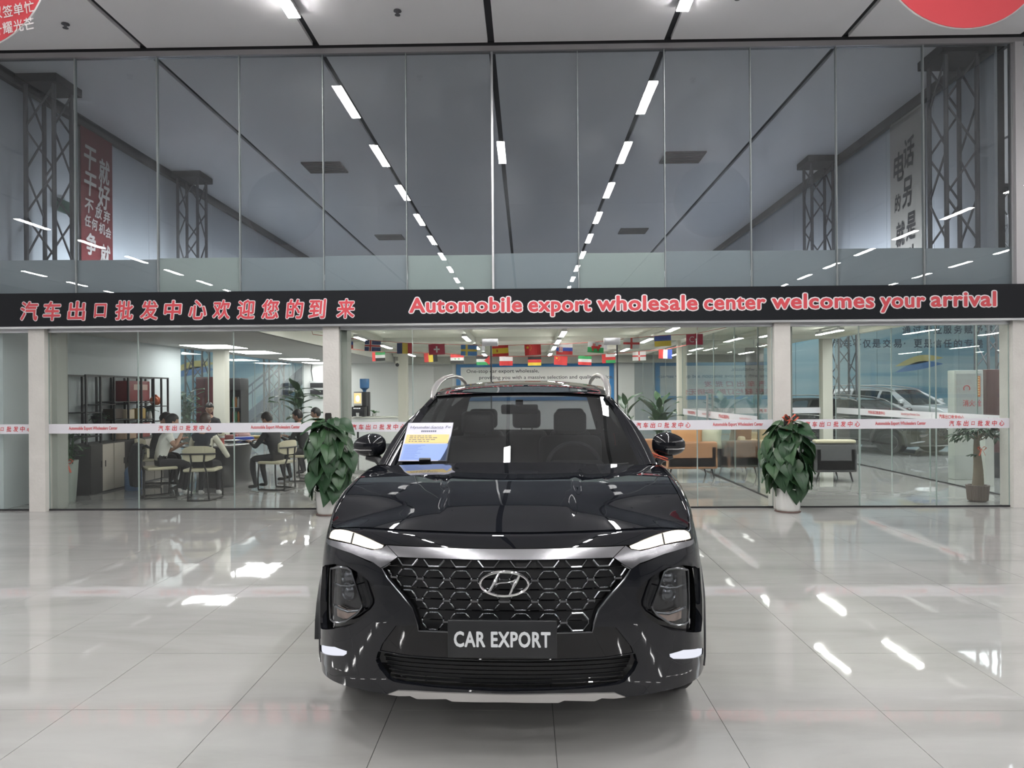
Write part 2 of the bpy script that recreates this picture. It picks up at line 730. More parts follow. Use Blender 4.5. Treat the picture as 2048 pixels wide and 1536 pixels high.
OPENING = [(0, .894), (.298, .894), (.530, .893), (.556, .892), (.632, .912), (.726, .937), (.80, .956), (.885, .978), (.935, .980), (.972, .945),
           (.980, .885), (.916, .872), (.718, .845), (.588, .814), (.548, .790), (.514, .73), (.448, .64), (.396, .558), (.374, .474),
           (.366, .418), (.238, .420), (0, .420)]
BAR = [(0, .893), (.298, .893), (.524, .891), (.464, .850), (.232, .852), (0, .852)]
WING = [(.977, .902), (.896, .897), (.728, .882), (.602, .866), (.556, .874), (.532, .891), (.470, .849), (.506, .826), (.548, .794), (.588, .822),
        (.718, .848), (.916, .875), (.977, .886)]
DRL = [(.968, .942), (.933, .976), (.885, .974), (.80, .953), (.726, .933), (.632, .909), (.560, .889), (.566, .878), (.604, .870), (.66, .875), (.73, .885),
       (.818, .895), (.898, .902), (.968, .908)]
GRILLE = [(0, .850), (.232, .850), (.466, .847), (.504, .824), (.544, .788), (.514, .73), (.448, .64), (.396, .558), (.374, .474), (.366, .420),
          (.238, .422), (0, .422)]
POCKET = [(1.03, .72), (.95, .77), (.834, .786), (.74, .78), (.658, .742), (.596, .692), (.566, .638), (.574, .568), (.604, .494), (.664, .434),
          (.738, .382), (.88, .336), (1.0, .302), (1.03, .36), (1.035, .556)]
LENS = [(.872, .752), (.794, .770), (.738, .768), (.714, .752), (.686, .68), (.642, .558), (.642, .532), (.664, .492), (.734, .425), (.776, .405),
        (.82, .402), (.85, .415), (.862, .58)]
FOG = [(1.052, .150), (1.03, .170), (.945, .206), (.812, .238), (.728, .232), (.73, .214), (.752, .194), (.828, .174), (.92, .152), (1.04, .126)]
INTAKE = [(0, .250), (.24, .252), (.348, .252), (.434, .254), (.498, .262), (.556, .266), (.568, .208), (.552, .162), (.508, .098), (.482, .086),
          (.436, .080), (.35, .074), (.172, .066), (0, .060)]
SKID = [(0, .044), (.174, .046), (.376, .043), (.46, .036), (.508, .004), (.456, .002), (.404, .010), (.374, -.006), (.246, .006), (.222, -.008), (0, -.004)]
PANEL = [(0, .416), (.366, .410), (.374, .452), (.47, .44), (.536, .316), (.548, .272), (.496, .268), (.434, .260), (.348, .258), (.24, .258), (0, .256)]
CIRC = []


def arch_poly(y0, y1, wy, r=.43):
    """flank outline between y0 and y1 with the wheel arch cut out"""
    s = s_of_y
    pts = [(s(y0), 0.0)]
    zb = .255
    ch = math.sqrt(r * r - (.37 - zb) ** 2)
    a0 = math.atan2(zb - .37, -ch)
    a1 = math.atan2(zb - .37, ch)
    a0 = a0 + 2 * PI if a0 < 0 else a0
    for k in range(33):
        a = a0 + (a1 - a0) * k / 32
        y, z = wy + r * math.cos(a), .37 + r * math.sin(a)
        sv = s(y)
        pts.append((sv, max(0.0, v_of_z(sv, z)) if 0 < k < 32 else 0.0))
    pts += [(s(y1), 0.0), (s(y1), 1.0), (s(y0), 1.0)]
    return pts


def arch_ring(wy, r0=.43, r1=.50):
    s = s_of_y
    o, i = [], []
    for k in range(33):
        a = PI + .20 - (PI + .40) * k / 32
        for r, l in ((r0, i), (r1, o)):
            y, z = wy + r * math.cos(a), .37 + r * math.sin(a)
            sv = s(y)
            l.append((sv, max(0.0, v_of_z(sv, max(z, .26)))))
    return i + o[::-1]


def xr_(y):
    return np.interp(y, [2.0, 2.3, 3.0, 4.0, 4.5, 4.7], [.590, .612, .635, .62, .585, .57])


def zr_(y):
    return np.interp(y, [2.0, 2.3, 2.8, 3.4, 4.0, 4.45, 4.7], [1.545, 1.580, 1.612, 1.622, 1.61, 1.565, 1.53])


def zc_(y):
    return np.interp(y, [1.95, 2.05, 2.3, 2.8, 3.4, 4.0, 4.45, 4.7], [1.560, 1.577, 1.622, 1.660, 1.676, 1.665, 1.615, 1.57])


def smooth_y(f, y, w=.16):
    return sum(f(y + w * k / 6) * (7 - abs(k)) for k in range(-6, 7)) / 49


def green(y, w, off=0.0):
    """side of the cabin: y along, w up"""
    y = np.asarray(y, float)
    w = np.asarray(w, float)
    s = np.interp(np.minimum(y, 4.4), PLAN[:, 1], SARC)
    B = surf(s, np.ones_like(s))
    B[..., 0] -= .004
    B[..., 1] = y
    xt, zt = smooth_y(xr_, y), smooth_y(zr_, y)
    bul = .028 * np.sin(PI * np.clip(w, 0, 1))
    x = B[..., 0] * (1 - w) + xt * w + bul + off
    z = B[..., 2] * (1 - w) + zt * w + bul * .25
    return np.stack([x, y, z], -1)


def wind(u, t):
    yb, zb, xb = 1.262 + .140 * u ** 2, 1.112 + .012 * u ** 2, .742 * u
    yt, zt, xt = 2.02 + .07 * u ** 2, 1.566 - .020 * u ** 2, .592 * u
    bul = .020 * np.sin(PI * t) * t
    return np.stack([xb * (1 - t) + xt * t, yb * (1 - t) + yt * t - bul * .5, zb * (1 - t) + zt * t + bul * .8], -1)


def roof(u, y):
    xr, zr, zc = smooth_y(xr_, y), smooth_y(zr_, y), smooth_y(zc_, y)
    yy = y + .07 * u ** 2 * (1 - sst(2.0, 2.6, y))
    return np.stack([u * xr, yy, zc - (zc - zr) * np.abs(u) ** 2.4], -1)


def rearwin(u, t):
    yb, zb, xb = 4.70 - .10 * u ** 2, 1.17 + 0 * u, .70 * u
    yt, zt, xt = 4.45 + .0 * u, 1.585 - .035 * u ** 2, .585 * u
    return np.stack([xb * (1 - t) + xt * t, yb * (1 - t) + yt * t + .02 * np.sin(PI * t), zb * (1 - t) + zt * t], -1)


def front_pt(x, z, off=0.0):
    s = math.copysign(float(np.interp(abs(x), PLAN[:300, 0], SARC[:300])), x)
    v = v_of_z(s, z)
    return surf(s, v, off)


def hoodfn(x, y, off=0.0):
    x = np.asarray(x, float)
    y = np.asarray(y, float)
    return np.stack([x, y, ztop(y, x) + off], -1)


def flipx(me):
    """mirrored copy of a mesh, across x = 0"""
    m = me.copy()
    n = len(m.vertices)
    co = np.empty(n * 3)
    m.vertices.foreach_get('co', co)
    co = co.reshape(-1, 3)
    co[:, 0] *= -1
    nor = np.empty(len(me.loops) * 3)
    me.corner_normals.foreach_get('vector', nor)
    nor = nor.reshape(-1, 3)
    lv = np.empty(len(me.loops), int)
    me.loops.foreach_get('vertex_index', lv)
    vn = np.zeros((n, 3))
    vn[lv] = nor
    vn[:, 0] *= -1
    m.vertices.foreach_set('co', co.ravel())
    m.flip_normals()
    m.update()
    m.normals_split_custom_set_from_vertices([tuple(q) for q in vn])
    return m


def make_car(name, label, loc, rz, paint):
    root = thing(name, label, 'car', loc, rz)
    gloss = mat('piano_black', (.004, .004, .005), .5, coat=1.0, spec=0.0)
    dark = mat('car_black_plastic', (.018, .019, .021), .38)
    matte = mat('car_cladding', (.05, .052, .056), .42)
    chrome = mat('satin_chrome', (.36, .36, .38), .22, metal=1.0)
    dchrome = mat('dark_chrome', (.16, .165, .175), .16, metal=1.0)
    bright = mat('bright_chrome', (.82, .82, .83), .06, metal=1.0)
    alu = mat('painted_silver', (.48, .47, .46), .3, metal=.7)
    tint = MATS.get('tinted_glass') or glass_mat('tinted_glass', (.30, .32, .33), f0=.05)
    wsg = MATS.get('windscreen_glass') or glass_mat('windscreen_glass', (.36, .385, .40), f0=.055, dirt_haze=.035)  # milky diffuse share here imitates the haze of light over the windscreen
    clear = MATS.get('lamp_glass') or glass_mat('lamp_glass', (.80, .82, .84), f0=.05)
    drlm = MATS.get('drl_light') or emis('drl_light', (1.0, .90, .74), 2.0)
    fogm = MATS.get('fog_light') or emis('fog_light', (.88, .90, 1.0), .95)
    rubber = mat('tyre_rubber', (.012, .012, .013), .75)
    amber = mat('amber_bowl', (.50, .38, .33), .22, metal=.6)
    trimint = mat('car_interior', (.020, .020, .022), .7)
    leather = mat('car_seat_leather', (.028, .028, .030), .5)

    def P(nm, outer, holes=(), h=.03, off=0.0, depth=.02, m=paint, both=False, lab=None, parent=root, fn=surf, sc=SV):
        me = piece_mesh(nm, fn, outer, holes, h, off, depth, m, sc)
        o = link(nm, me, parent)
        if lab:
            o['label'] = lab
        if both:
            o2 = link(nm, flipx(me), parent)
            if lab:
                o2['label'] = lab
            return o, o2
        return o

    sF = 1.075
    bumper = P('front_bumper', [(-sF, 0), (sF, 0), (sF, .998), (-sF, .998)],
               [sym(OPENING), POCKET, mir(POCKET), FOG, mir(FOG), sym(INTAKE), sym(PANEL)], h=.026, depth=.03)
    P('bumper_center', sym([(a * .995, b) for a, b in PANEL]), h=.03, off=-.004, parent=bumper, m=gloss)
    P('chrome_bar', sym(BAR), h=.02, off=.010, m=chrome, depth=.03, lab='satin chrome bar above the grille')
    P('chrome_wing', WING, h=.018, off=.006, m=chrome, depth=.03, both=True)
    P('running_light', DRL, h=.016, off=-.002, m=drlm, depth=.012, both=True, lab='lit warm white slim running light')
    for k, (a, b) in enumerate(((.735, 1), (.735, -1))):
        mb = MB()
        p, q = surf(a * b, .884, .004), surf((a + .012) * b, .940, .004)
        mb.bar(p, q, .006, .006)
        mb.build('lamp_divider', dark, root)
    P('fog_light', FOG, h=.02, off=-.006, m=fogm, depth=.012, both=True, lab='lit white lower lamp')
    P('lower_intake', sym(INTAKE), h=.05, off=-.07, m=dark, depth=0.0)
    for k in range(6):
        mb = MB()
        zz = .345 + k * .018
        half = .50 + .008 * k
        mb.tube([front_pt(x, zz, -.035) for x in np.linspace(-half, half, 17)], .003, n=4)
        mb.build('intake_slat', gloss, root)
    P('skid_plate', sym(SKID), h=.03, off=.010, m=alu, depth=.03, lab='silver skid plate lip')
    # head lamp pockets
    P('lamp_pocket', [(a, b) for a, b in POCKET], h=.04, off=-.045, m=gloss, depth=0.0, both=True)
    for sg in (1, -1):
        LN = LENS if sg > 0 else mir(LENS)
        glassy = P('headlamp', LN, h=.03, off=-.004, m=clear, depth=.03)
        # rim of the lens, two round projectors, divider, amber bowl
        mb = MB()
        rim = resample(LN, .03)
        mb.tube([surf(a, b, -.002) for a, b in rim] + [surf(rim[0][0], rim[0][1], -.002)], .005, n=6)
        mb.build('lens_rim', dchrome, glassy)
        for (cs, cv) in ((.775, .70), (.765, .60)):
            c = surf(cs * sg, cv, -.035)
            n = surf(cs * sg, cv, 0) - c
            q = Vector(n).to_track_quat('Z', 'Y').to_matrix().to_4x4()
            M = Matrix.Translation(Vector(c)) @ q
            mb = MB()
            mb.lathe([(.040, -.02), (.042, .0), (.036, .006), (.030, -.004), (.022, .004), (.010, .010), (.0, .011)], 20, 0, M)
            mb.build('projector_lamp', dchrome, glassy)
        mb = MB()
        mb.tube([surf(s_ * sg, v_, -.020) for s_, v_ in ((.862, .655), (.80, .640), (.74, .645), (.69, .665))], .004, n=6)
        mb.build('lamp_shelf', dchrome, glassy)
        mb = MB()
        mb.tube([surf(s_ * sg, v_, -.020) for s_, v_ in ((.855, .505), (.80, .49), (.74, .48), (.665, .50))], .006, n=6)
        mb.build('lamp_shelf', dchrome, glassy)
        me = piece_mesh('amber_bowl', surf, [((a) * sg, b) for a, b in [(.845, .50), (.78, .485), (.70, .49), (.672, .50), (.69, .47), (.74, .43), (.79, .42), (.84, .43)]],
                        [], .03, -.03, .01, amber, SV)
        link('reflector', me, glassy, label='pinkish amber lower reflector')
    # grille
    P('grille_back', sym(GRILLE), h=.05, off=-.055, m=dark, depth=0.0)
    gp = np.array(sym(GRILLE))

    def inside(x, z):
        s = math.copysign(float(np.interp(abs(x), PLAN[:300, 0], SARC[:300])), x)
        return inpoly(np.array([[s, v_of_z(s, z)]]), gp)[0]
    rows = [(.869, .035), (.782, .036), (.695, .036), (.608, .036)]
    for rk, (zc, hh) in enumerate(rows):
        for cx in (-.544, -.425, -.306, -.187, -.068, .068, .187, .306, .425, .544):
            w = .046
            oct_ = [(-w, 0), (-w * .55, hh), (w * .55, hh), (w, 0), (w * .55, -hh), (-w * .55, -hh)]
            oct_ = [(-w, .008), (-w * .5, hh), (w * .5, hh), (w, .008), (w, -.008), (w * .5, -hh), (-w * .5, -hh), (-w, -.008)]
            mb = MB()
            n_in = 0
            for i in range(8):
                a, b = oct_[i], oct_[(i + 1) % 8]
                if inside(cx + a[0], zc + a[1]) and inside(cx + b[0], zc + b[1]):
                    pa, pb = Vector(front_pt(cx + a[0], zc + a[1], -.012)), Vector(front_pt(cx + b[0], zc + b[1], -.012))
                    mb.tube([pa, pb], .0048, n=6)
                    n_in += 1
            for a, b in (((w, 0), (w + .030, 0)),):
                if abs(cx + .068) < .001:
                    b = (w + .044, 0)
                if inside(cx + a[0], zc) and inside(cx + b[0], zc):
                    pa, pb = Vector(front_pt(cx + a[0], zc, -.014)), Vector(front_pt(cx + b[0], zc, -.014))
                    mb.bar(pa, pb, .016, .008)
                    n_in += 1
            if n_in > 1:
                mb.build('grille_cell', dchrome, root)
    for zz in (.8255, .782, .7385, .695, .6515, .608):
        xs = [x for x in np.linspace(-.56, .56, 57) if inside(x, zz)]
        mb = MB()
        pts = [Vector(front_pt(x, zz, -.030)) for x in np.linspace(min(xs), max(xs), 15)]
        mb.tube(pts, .0035, n=4)
        mb.build('grille_slat', gloss, root)
    mb = MB()
    rimg = resample([(a, b) for a, b in sym(GRILLE) if b < .85], .05)
    mb.tube([surf(a, b, .0) for a, b in rimg if b < .846], .004, n=6, m=0)
    mb.build('grille_rim', dchrome, root)
    # sensor under the emblem
    mb = MB()
    c = front_pt(0, .700, -.008)
    mb.rbox(-.022, .022, c[1], c[1] + .02, .688, .715, .004)
    mb.build('camera_pod', dark, root)
    # emblem: an oval with a leaning H
    c = front_pt(0, .774, .012)
    mb = MB()
    ring = [(.100 * math.cos(a), c[1] + .004 * math.cos(2 * a), .774 + .050 * math.sin(a)) for a in np.linspace(0, 2 * PI, 49)]
    mb.tube(ring, .0062, n=8, cap=False)
    emb = mb.build('emblem', bright, root, label='chrome oval emblem with a leaning H')
    mb = MB()
    Y = c[1]
    q = lambda x, z: (x, Y, .774 + z)
    mb.tube([q(-.020, .046), q(-.030, .030), q(-.038, .010), q(-.050, -.012), q(-.066, -.036)], [.011, .0115, .017, .014, .009], n=8, flat=.6)
    mb.tube([q(.064, .038), q(.056, .020), q(.044, .002), q(.034, -.018), q(.022, -.044)], [.009, .014, .017, .0115, .011], n=8, flat=.6)
    mb.tube([q(-.038, -.004), q(-.018, .003), q(.010, .0045), q(.034, .010), q(.050, .018)], [.010, .007, .006, .008, .010], n=8, flat=.6)
    mb.build('letter', bright, emb)
    # fenders, doors, rear
    sA, sB = s_of_y(.47), s_of_y(1.365)
    # (front fender starts where the bumper ends)
    fp = arch_poly(.47, 1.362, .93)
    fp[0] = (sF + .003, 0.0)
    fp[-1] = (sF + .003, .998)
    fp[-2] = (fp[-2][0], .998)
    P('fender', fp, h=.035, both=True)
    s = s_of_y
    P('front_door', [(s(1.368), 0), (s(2.405), 0), (s(2.405), .999), (s(1.368), .999)], h=.05, both=True)
    P('rear_door', [(s(2.411), 0), (s(3.270), 0), (s(3.270), .999), (s(2.411), .999)], h=.05, both=True)
    P('quarter_panel', arch_poly(3.276, 4.44, 3.70), h=.045, both=True)
    P('rear_bumper', [(s(4.445), 0), (SMAX - .002, 0), (SMAX - .002, .42), (s(4.445), .42)], h=.05, both=True)
    P('tailgate', [(s(4.445), .43), (SMAX - .002, .43), (SMAX - .002, .999), (s(4.445), .999)], h=.05, both=True)
    tl = mat('tail_lamp_red', (.35, .02, .02), .15, coat=1)
    P('tail_lamp', [(s(4.30), .80), (s(4.445) + .30, .80), (s(4.445) + .30, .90), (s(4.30), .92)], h=.04, off=.006, m=tl, both=True)
    for wy in (.93, 3.70):
        P('arch_trim', arch_ring(wy, .43, .485), h=.03, off=.005, depth=.02, m=matte, both=True)
    P('side_sill', [(s(1.36), .0), (s(3.27), .0), (s(3.27), .13), (s(1.36), .13)], h=.05, off=.012, m=matte, both=True)
    P('door_moulding', [(s(1.42), .17), (s(3.22), .17), (s(3.22), .20), (s(1.42), .20)], h=.05, off=.012, m=chrome, both=True)
    for yy in (2.20, 3.12):
        for sg in (1, -1):
            mb = MB()
            p = [surf(s(yy + d) * sg, .80, o) for d, o in ((-.10, .004), (-.08, .035), (.08, .035), (.10, .004))]
            mb.tube(p, .011, n=8, flat=.8)
            mb.build('door_handle', chrome, root)
    # bonnet
    sc_ = s_of_y(1.30)
    fr = []
    for a in np.linspace(-sc_, sc_, 90):
        p = surf(a, 1.0)
        _, _, nx, ny = plan(a)
        fr.append((float(p[0] - nx * .004), float(p[1] - ny * .004)))
    xe = fr[-1][0]
    back = [(x, 1.235 + .045 * (x / xe) ** 2) for x in np.linspace(xe - .03, -xe + .03, 20)]
    me = piece_mesh('bonnet', hoodfn, fr + back, [], .032, .0, .03, paint)
    link('bonnet', me, root)
    # cowl between bonnet and windscreen
    def cowl(u, t):
        yf, zf = 1.225 + .045 * u ** 2, ztop(1.25 + 0 * u, u * .78) - .012
        W_ = wind(u * 1.0, 0 * u)
        x = u * .79 * (1 - t) + W_[..., 0] * t * 1.03
        return np.stack([x, yf * (1 - t) + (W_[..., 1] + .02) * t, zf * (1 - t) + (W_[..., 2] + .0) * t - .02 * np.sin(PI * t)], -1)
    link('cowl', grid_mesh('cowl', cowl, np.linspace(-1, 1, 30), np.linspace(0, 1, 5), dark, flip=False), root)
    for xo in (-.50, .12):
        mb = MB()
        A = [wind(np.array((x) / .74), np.array(t)) + np.array([0, -.012, .010]) for x, t in ((xo, -.02), (xo + .25, .012), (xo + .55, .022))]
        mb.tube(A, [.008, .006, .004], n=6)
        mb.build('wiper', dark, root)
    # glass and roof
    ws = link('windscreen', grid_mesh('windscreen', wind, np.linspace(-1, 1, 33), np.linspace(0, 1, 17), wsg), root)
    mb = MB()
    band = lambda u, t: wind(u, t) + np.array([0, .004, -.004])
    link('windscreen_band', grid_mesh('windscreen_band', lambda u, t: wind(u, .955 + .045 * t) + np.array([0, -.001, .002]), np.linspace(-1, 1, 33), np.linspace(0, 1, 3), gloss), root)
    link('roof', grid_mesh('roof', roof, np.linspace(-1, 1, 41), np.linspace(2.0, 4.48, 40), paint), root)
    link('headliner', grid_mesh('headliner', lambda u, y: roof(u * .97, y) - np.array([0, 0, .03]), np.linspace(-1, 1, 11), np.linspace(2.05, 4.44, 12), trimint), root)
    link('rear_window', grid_mesh('rear_window', rearwin, np.linspace(-1, 1, 15), np.linspace(0, 1, 8), clear), root)
    outer = [(1.362, 0), (4.62, 0), (4.50, 1.0), (2.03, 1.0)]
    w1 = [(1.66, .05), (2.37, .04), (2.37, .88), (2.13, .88)]
    w2 = [(2.45, .04), (3.30, .04), (3.30, .86), (2.45, .88)]
    w3 = [(3.38, .06), (4.02, .28), (3.86, .78), (3.38, .85)]
    P('cabin_side', outer, [w1, w2, w3], h=.05, fn=green, sc=(1, .45), both=True)
    for w_ in (w1, w2, w3):
        P('side_window', w_, h=.06, off=-.006, depth=0.0, fn=green, sc=(1, .45), m=tint, both=True)

    for sg in (1, -1):
        def pillar(u, t):
            Wp = wind(np.ones_like(t), t)
            yy = 1.362 + (2.03 - 1.362) * t
            G = green(yy, t)
            x = Wp * (1 - u)[..., None] + G * u[..., None]
            b = .012 * np.sin(PI * u) + .006 * (np.abs(u - .5) < .12)
            x = x + np.stack([b * .5, -b, b * .5], -1)
            x[..., 0] *= sg
            return x
        link('windscreen_pillar', grid_mesh('windscreen_pillar', pillar, np.linspace(0, 1, 25), np.linspace(0, 1, 20), paint, flip=sg < 0), root)

        def cp(u, t):
            Wp = rearwin(np.ones_like(t), t)
            yy = 4.62 + (4.50 - 4.62) * t
            G = green(yy, t)
            x = Wp * (1 - u)[..., None] + G * u[..., None]
            x[..., 0] *= sg
            return x
        link('rear_pillar', grid_mesh('rear_pillar', cp, np.linspace(0, 1, 5), np.linspace(0, 1, 8), paint, flip=sg > 0), root)
        # roof rail
        mb = MB()
        path = [(.607, 2.00, 1.530), (.612, 2.08, 1.566), (.620, 2.22, 1.604), (.628, 2.45, 1.645), (.634, 2.85, 1.690), (.636, 3.4, 1.718), (.632, 3.9, 1.715),
                (.622, 4.2, 1.680), (.605, 4.42, 1.590)]
        mb.tube([(x * sg, y, z) for x, y, z in path], [.014, .020, .023, .023, .022, .022, .022, .018, .010], n=10, flat=.8)
        mb.build('roof_rail', alu, root, label='silver roof rail')
        # mirror
        mc = Vector((.945 * sg, 1.60, 1.232))
        mb = MB()
        vs, fs = [], []
        nr, ns = 15, 24
        for i in range(nr + 1):
            th = PI * i / nr
            for j in range(ns):
                a = 2 * PI * j / ns
                sx_, sy_ = math.cos(a), math.sin(a)
                X = math.copysign(abs(sx_) ** .75, sx_) * math.sin(th) ** .8
                Z = math.copysign(abs(sy_) ** .8, sy_) * math.sin(th) ** .8
                Yy = -math.cos(th)
                # outer end narrower, bottom outer lifted
                ox = X * .104
                oz = Z * .080 * (1 - (.34 if Z > 0 else .12) * max(0, X)) * (1.0 if Z > 0 else .88) + .004
                oy = Yy * .075 * (1 - .25 * max(0, X))
                if Yy > .55:
                    oy = .075 * .55
                vs.append((mc.x + ox * sg, mc.y + oy, mc.z + oz))
        for i in range(nr):
            for j in range(ns):
                f = (i * ns + j, i * ns + (j + 1) % ns, (i + 1) * ns + (j + 1) % ns, (i + 1) * ns + j)
                fs.append(f if sg > 0 else f[::-1])
        mb.add(vs, fs, 0, True)
        mir_o = mb.build('door_mirror', paint, root)
        mb = MB()
        mb.tube([(mc.x + .098 * sg, mc.y + .03, mc.z - .016), (mc.x + .085 * sg, mc.y - .035, mc.z - .016), (mc.x + .045 * sg, mc.y - .066, mc.z - .018), (mc.x - .03 * sg, mc.y - .078, mc.z - .018)], [.004, .009, .006, .003], n=8, flat=.7)
        mb.build('turn_signal', clear if False else bright, mir_o)
        mb = MB()
        mb.tube([(mc.x + .02 * sg, mc.y + .0, mc.z - .062), (mc.x - .05 * sg, mc.y, mc.z - .080), (mc.x - .085 * sg, mc.y - .01, mc.z - .13), (.86 * sg, mc.y - .02, 1.085)],
                [.030, .036, .026, .030], n=10, flat=.8)
        mb.build('mirror_arm', dark, mir_o)
    # cabin
    mb = MB()
    mb.rbox(-.70, .70, .35, 1.30, .35, .86, .05)
    mb.build('engine_cover', dark, root)
    mb = MB()
    mb.box(-.74, .74, 1.28, 4.60, .36, .42)
    mb.box(-.66, .66, .55, 4.3, .24, .36)
    mb.build('floor_pan', dark, root)
    mb = MB()
    mb.rbox(-.74, .74, 1.36, 1.86, .80, 1.075, .06)
    mb.rbox(.20, .56, 1.70, 1.92, 1.02, 1.115, .03)
    dash = mb.build('dashboard', trimint, root)
    mb = MB()
    M = rotM((.37, 2.02, 1.045), 0, R(68), 0)
    ringp = [M @ Vector((.185 * math.cos(a), .185 * math.sin(a), 0)) for a in np.linspace(0, 2 * PI, 33)]
    mb.tube(ringp, .015, n=8, cap=False)
    mb.lathe([(.05, -.02), (.055, .0), (.05, .015)], 16, 0, M)
    for a in (0, PI, -PI / 2):
        mb.bar(M @ Vector((.04 * math.cos(a), .04 * math.sin(a), 0)), M @ Vector((.18 * math.cos(a), .18 * math.sin(a), 0)), .03, .012)
    mb.build('steering_wheel', mat('wheel_leather', (.06, .06, .065), .5), root)
    for x, y in ((-.37, 2.45), (.37, 2.45), (-.40, 3.35), (.0, 3.35), (.40, 3.35)):
        wd = .25 if y < 3 else .19
        mb = MB()
        mb.rbox(x - wd, x + wd, y - .25, y + .25, .46, .70, .07)
        mb.rbox(x - wd, x + wd, -.07, .07, .0, .62, .06, M=rotM((0, y + .27, .62), 0, R(-14)))
        st = mb.build('seat', leather, root)
        mb = MB()
        mb.rbox(x - .13, x + .13, y + .36, y + .47, 1.24, 1.42, .04)
        for d in (-.05, .05):
            mb.tube([(x + d, y + .42, 1.15), (x + d, y + .42, 1.27)], .007, n=6)
        mb.build('headrest', leather, st)
    mb = MB()
    c = wind(np.array(.02), np.array(.86))
    mb.rbox(-.125, .125, c[1] + .02, c[1] + .05, c[2] - .085, c[2] - .02, .012)
    mb.bar((0, c[1] + .03, c[2] - .03), (0, c[1] + .02, c[2] + .01), .05, .03)
    mb.build('rear_view_mirror', gloss, root)
    # wheels
    tyre = MB()
    tyre.lathe([(.235, -.105), (.30, -.118), (.345, -.112), (.362, -.09), (.366, -.04), (.366, .04), (.362, .09), (.345, .112), (.30, .118), (.235, .105)], 48)
    tyre_me = tyre.mesh('tyre', rubber)
    rim = MB()
    rim.lathe([(.24, -.10), (.24, .108), (.226, .112), (.216, .09), (.21, .0), (.10, -.01), (0.001, -.01)], 40)
    rim_me = rim.mesh('rim', dchrome)
    sp = MB()
    sp.lathe([(.0001, .062), (.045, .066), (.06, .055), (.062, .02)], 20)
    for k in range(10):
        a = 2 * PI * k / 10
        d = Vector((math.cos(a), math.sin(a), 0))
        sp.bar(d * .045 + Vector((0, 0, .055)), d * .222 + Vector((0, 0, .095)), .022, .02)
    sp_me = sp.mesh('spokes', alu)
    disc = MB()
    disc.lathe([(.15, -.01), (.16, .0), (.15, .01)], 24)
    for (x, y, sg) in ((.80, .93, 1), (-.80, .93, -1), (.80, 3.70, 1), (-.80, 3.70, -1)):
        M = Matrix.Translation((x, y, .366)) @ Matrix.Rotation(sg * PI / 2, 4, 'Y')
        w = link('tyre', tyre_me, root)
        w.matrix_local = M
        link('rim', rim_me, w)
        link('spokes', sp_me, w)
    # wheel housings
    for (x, y) in ((.80, .93), (-.80, .93), (.80, 3.70), (-.80, 3.70)):
        mb = MB()
        vs, fs = [], []
        for k in range(17):
            a = PI * k / 16
            for xx in (x - .16, x + .10):
                vs.append((xx, y + .435 * math.cos(a), .37 + .435 * math.sin(a)))
        for k in range(16):
            fs.append((2 * k, 2 * k + 1, 2 * k + 3, 2 * k + 2))
        mb.add(vs, fs, 0, True)
        mb.build('wheel_housing', dark, root)
    return root


car_paint = mat('black_car_paint', (.0070, .0078, .0105), .5, coat=1.0, coat_rough=.006, spec=0.0)
CAR_LOC, CAR_RZ = Vector((-0.097, 3.08, 0)), R(-1.5)
car = make_car('car', 'glossy black sport utility car facing forward with lit running lights', CAR_LOC, CAR_RZ, car_paint)
CARM = Matrix.Translation(CAR_LOC) @ Matrix.Rotation(CAR_RZ, 4, 'Z')
# number plate with lettering
_c = front_pt(-.008, .56, .03)
mb = MB()
mb.rbox(-.233, .217, _c[1] - .010, _c[1] + .004, .478, .633, .004)
mb.box(-.15, .13, _c[1] + .004, _c[1] + .045, .50, .61)
plate = mb.build('number_plate', mat('plate_black', (.012, .013, .015), .4), car)
text_fit('lettering', 'CAR EXPORT', mat('plate_white', (.62, .64, .66), .5), plate, rotM((-.008, _c[1] - .0112, .556)), .398, .066, bold=.032, spacing=1.08)

# ------------------------------------------------------------------ the hall
FY = 10.0          # glass front
CZ = 6.27          # ceiling
BACK = 27.0


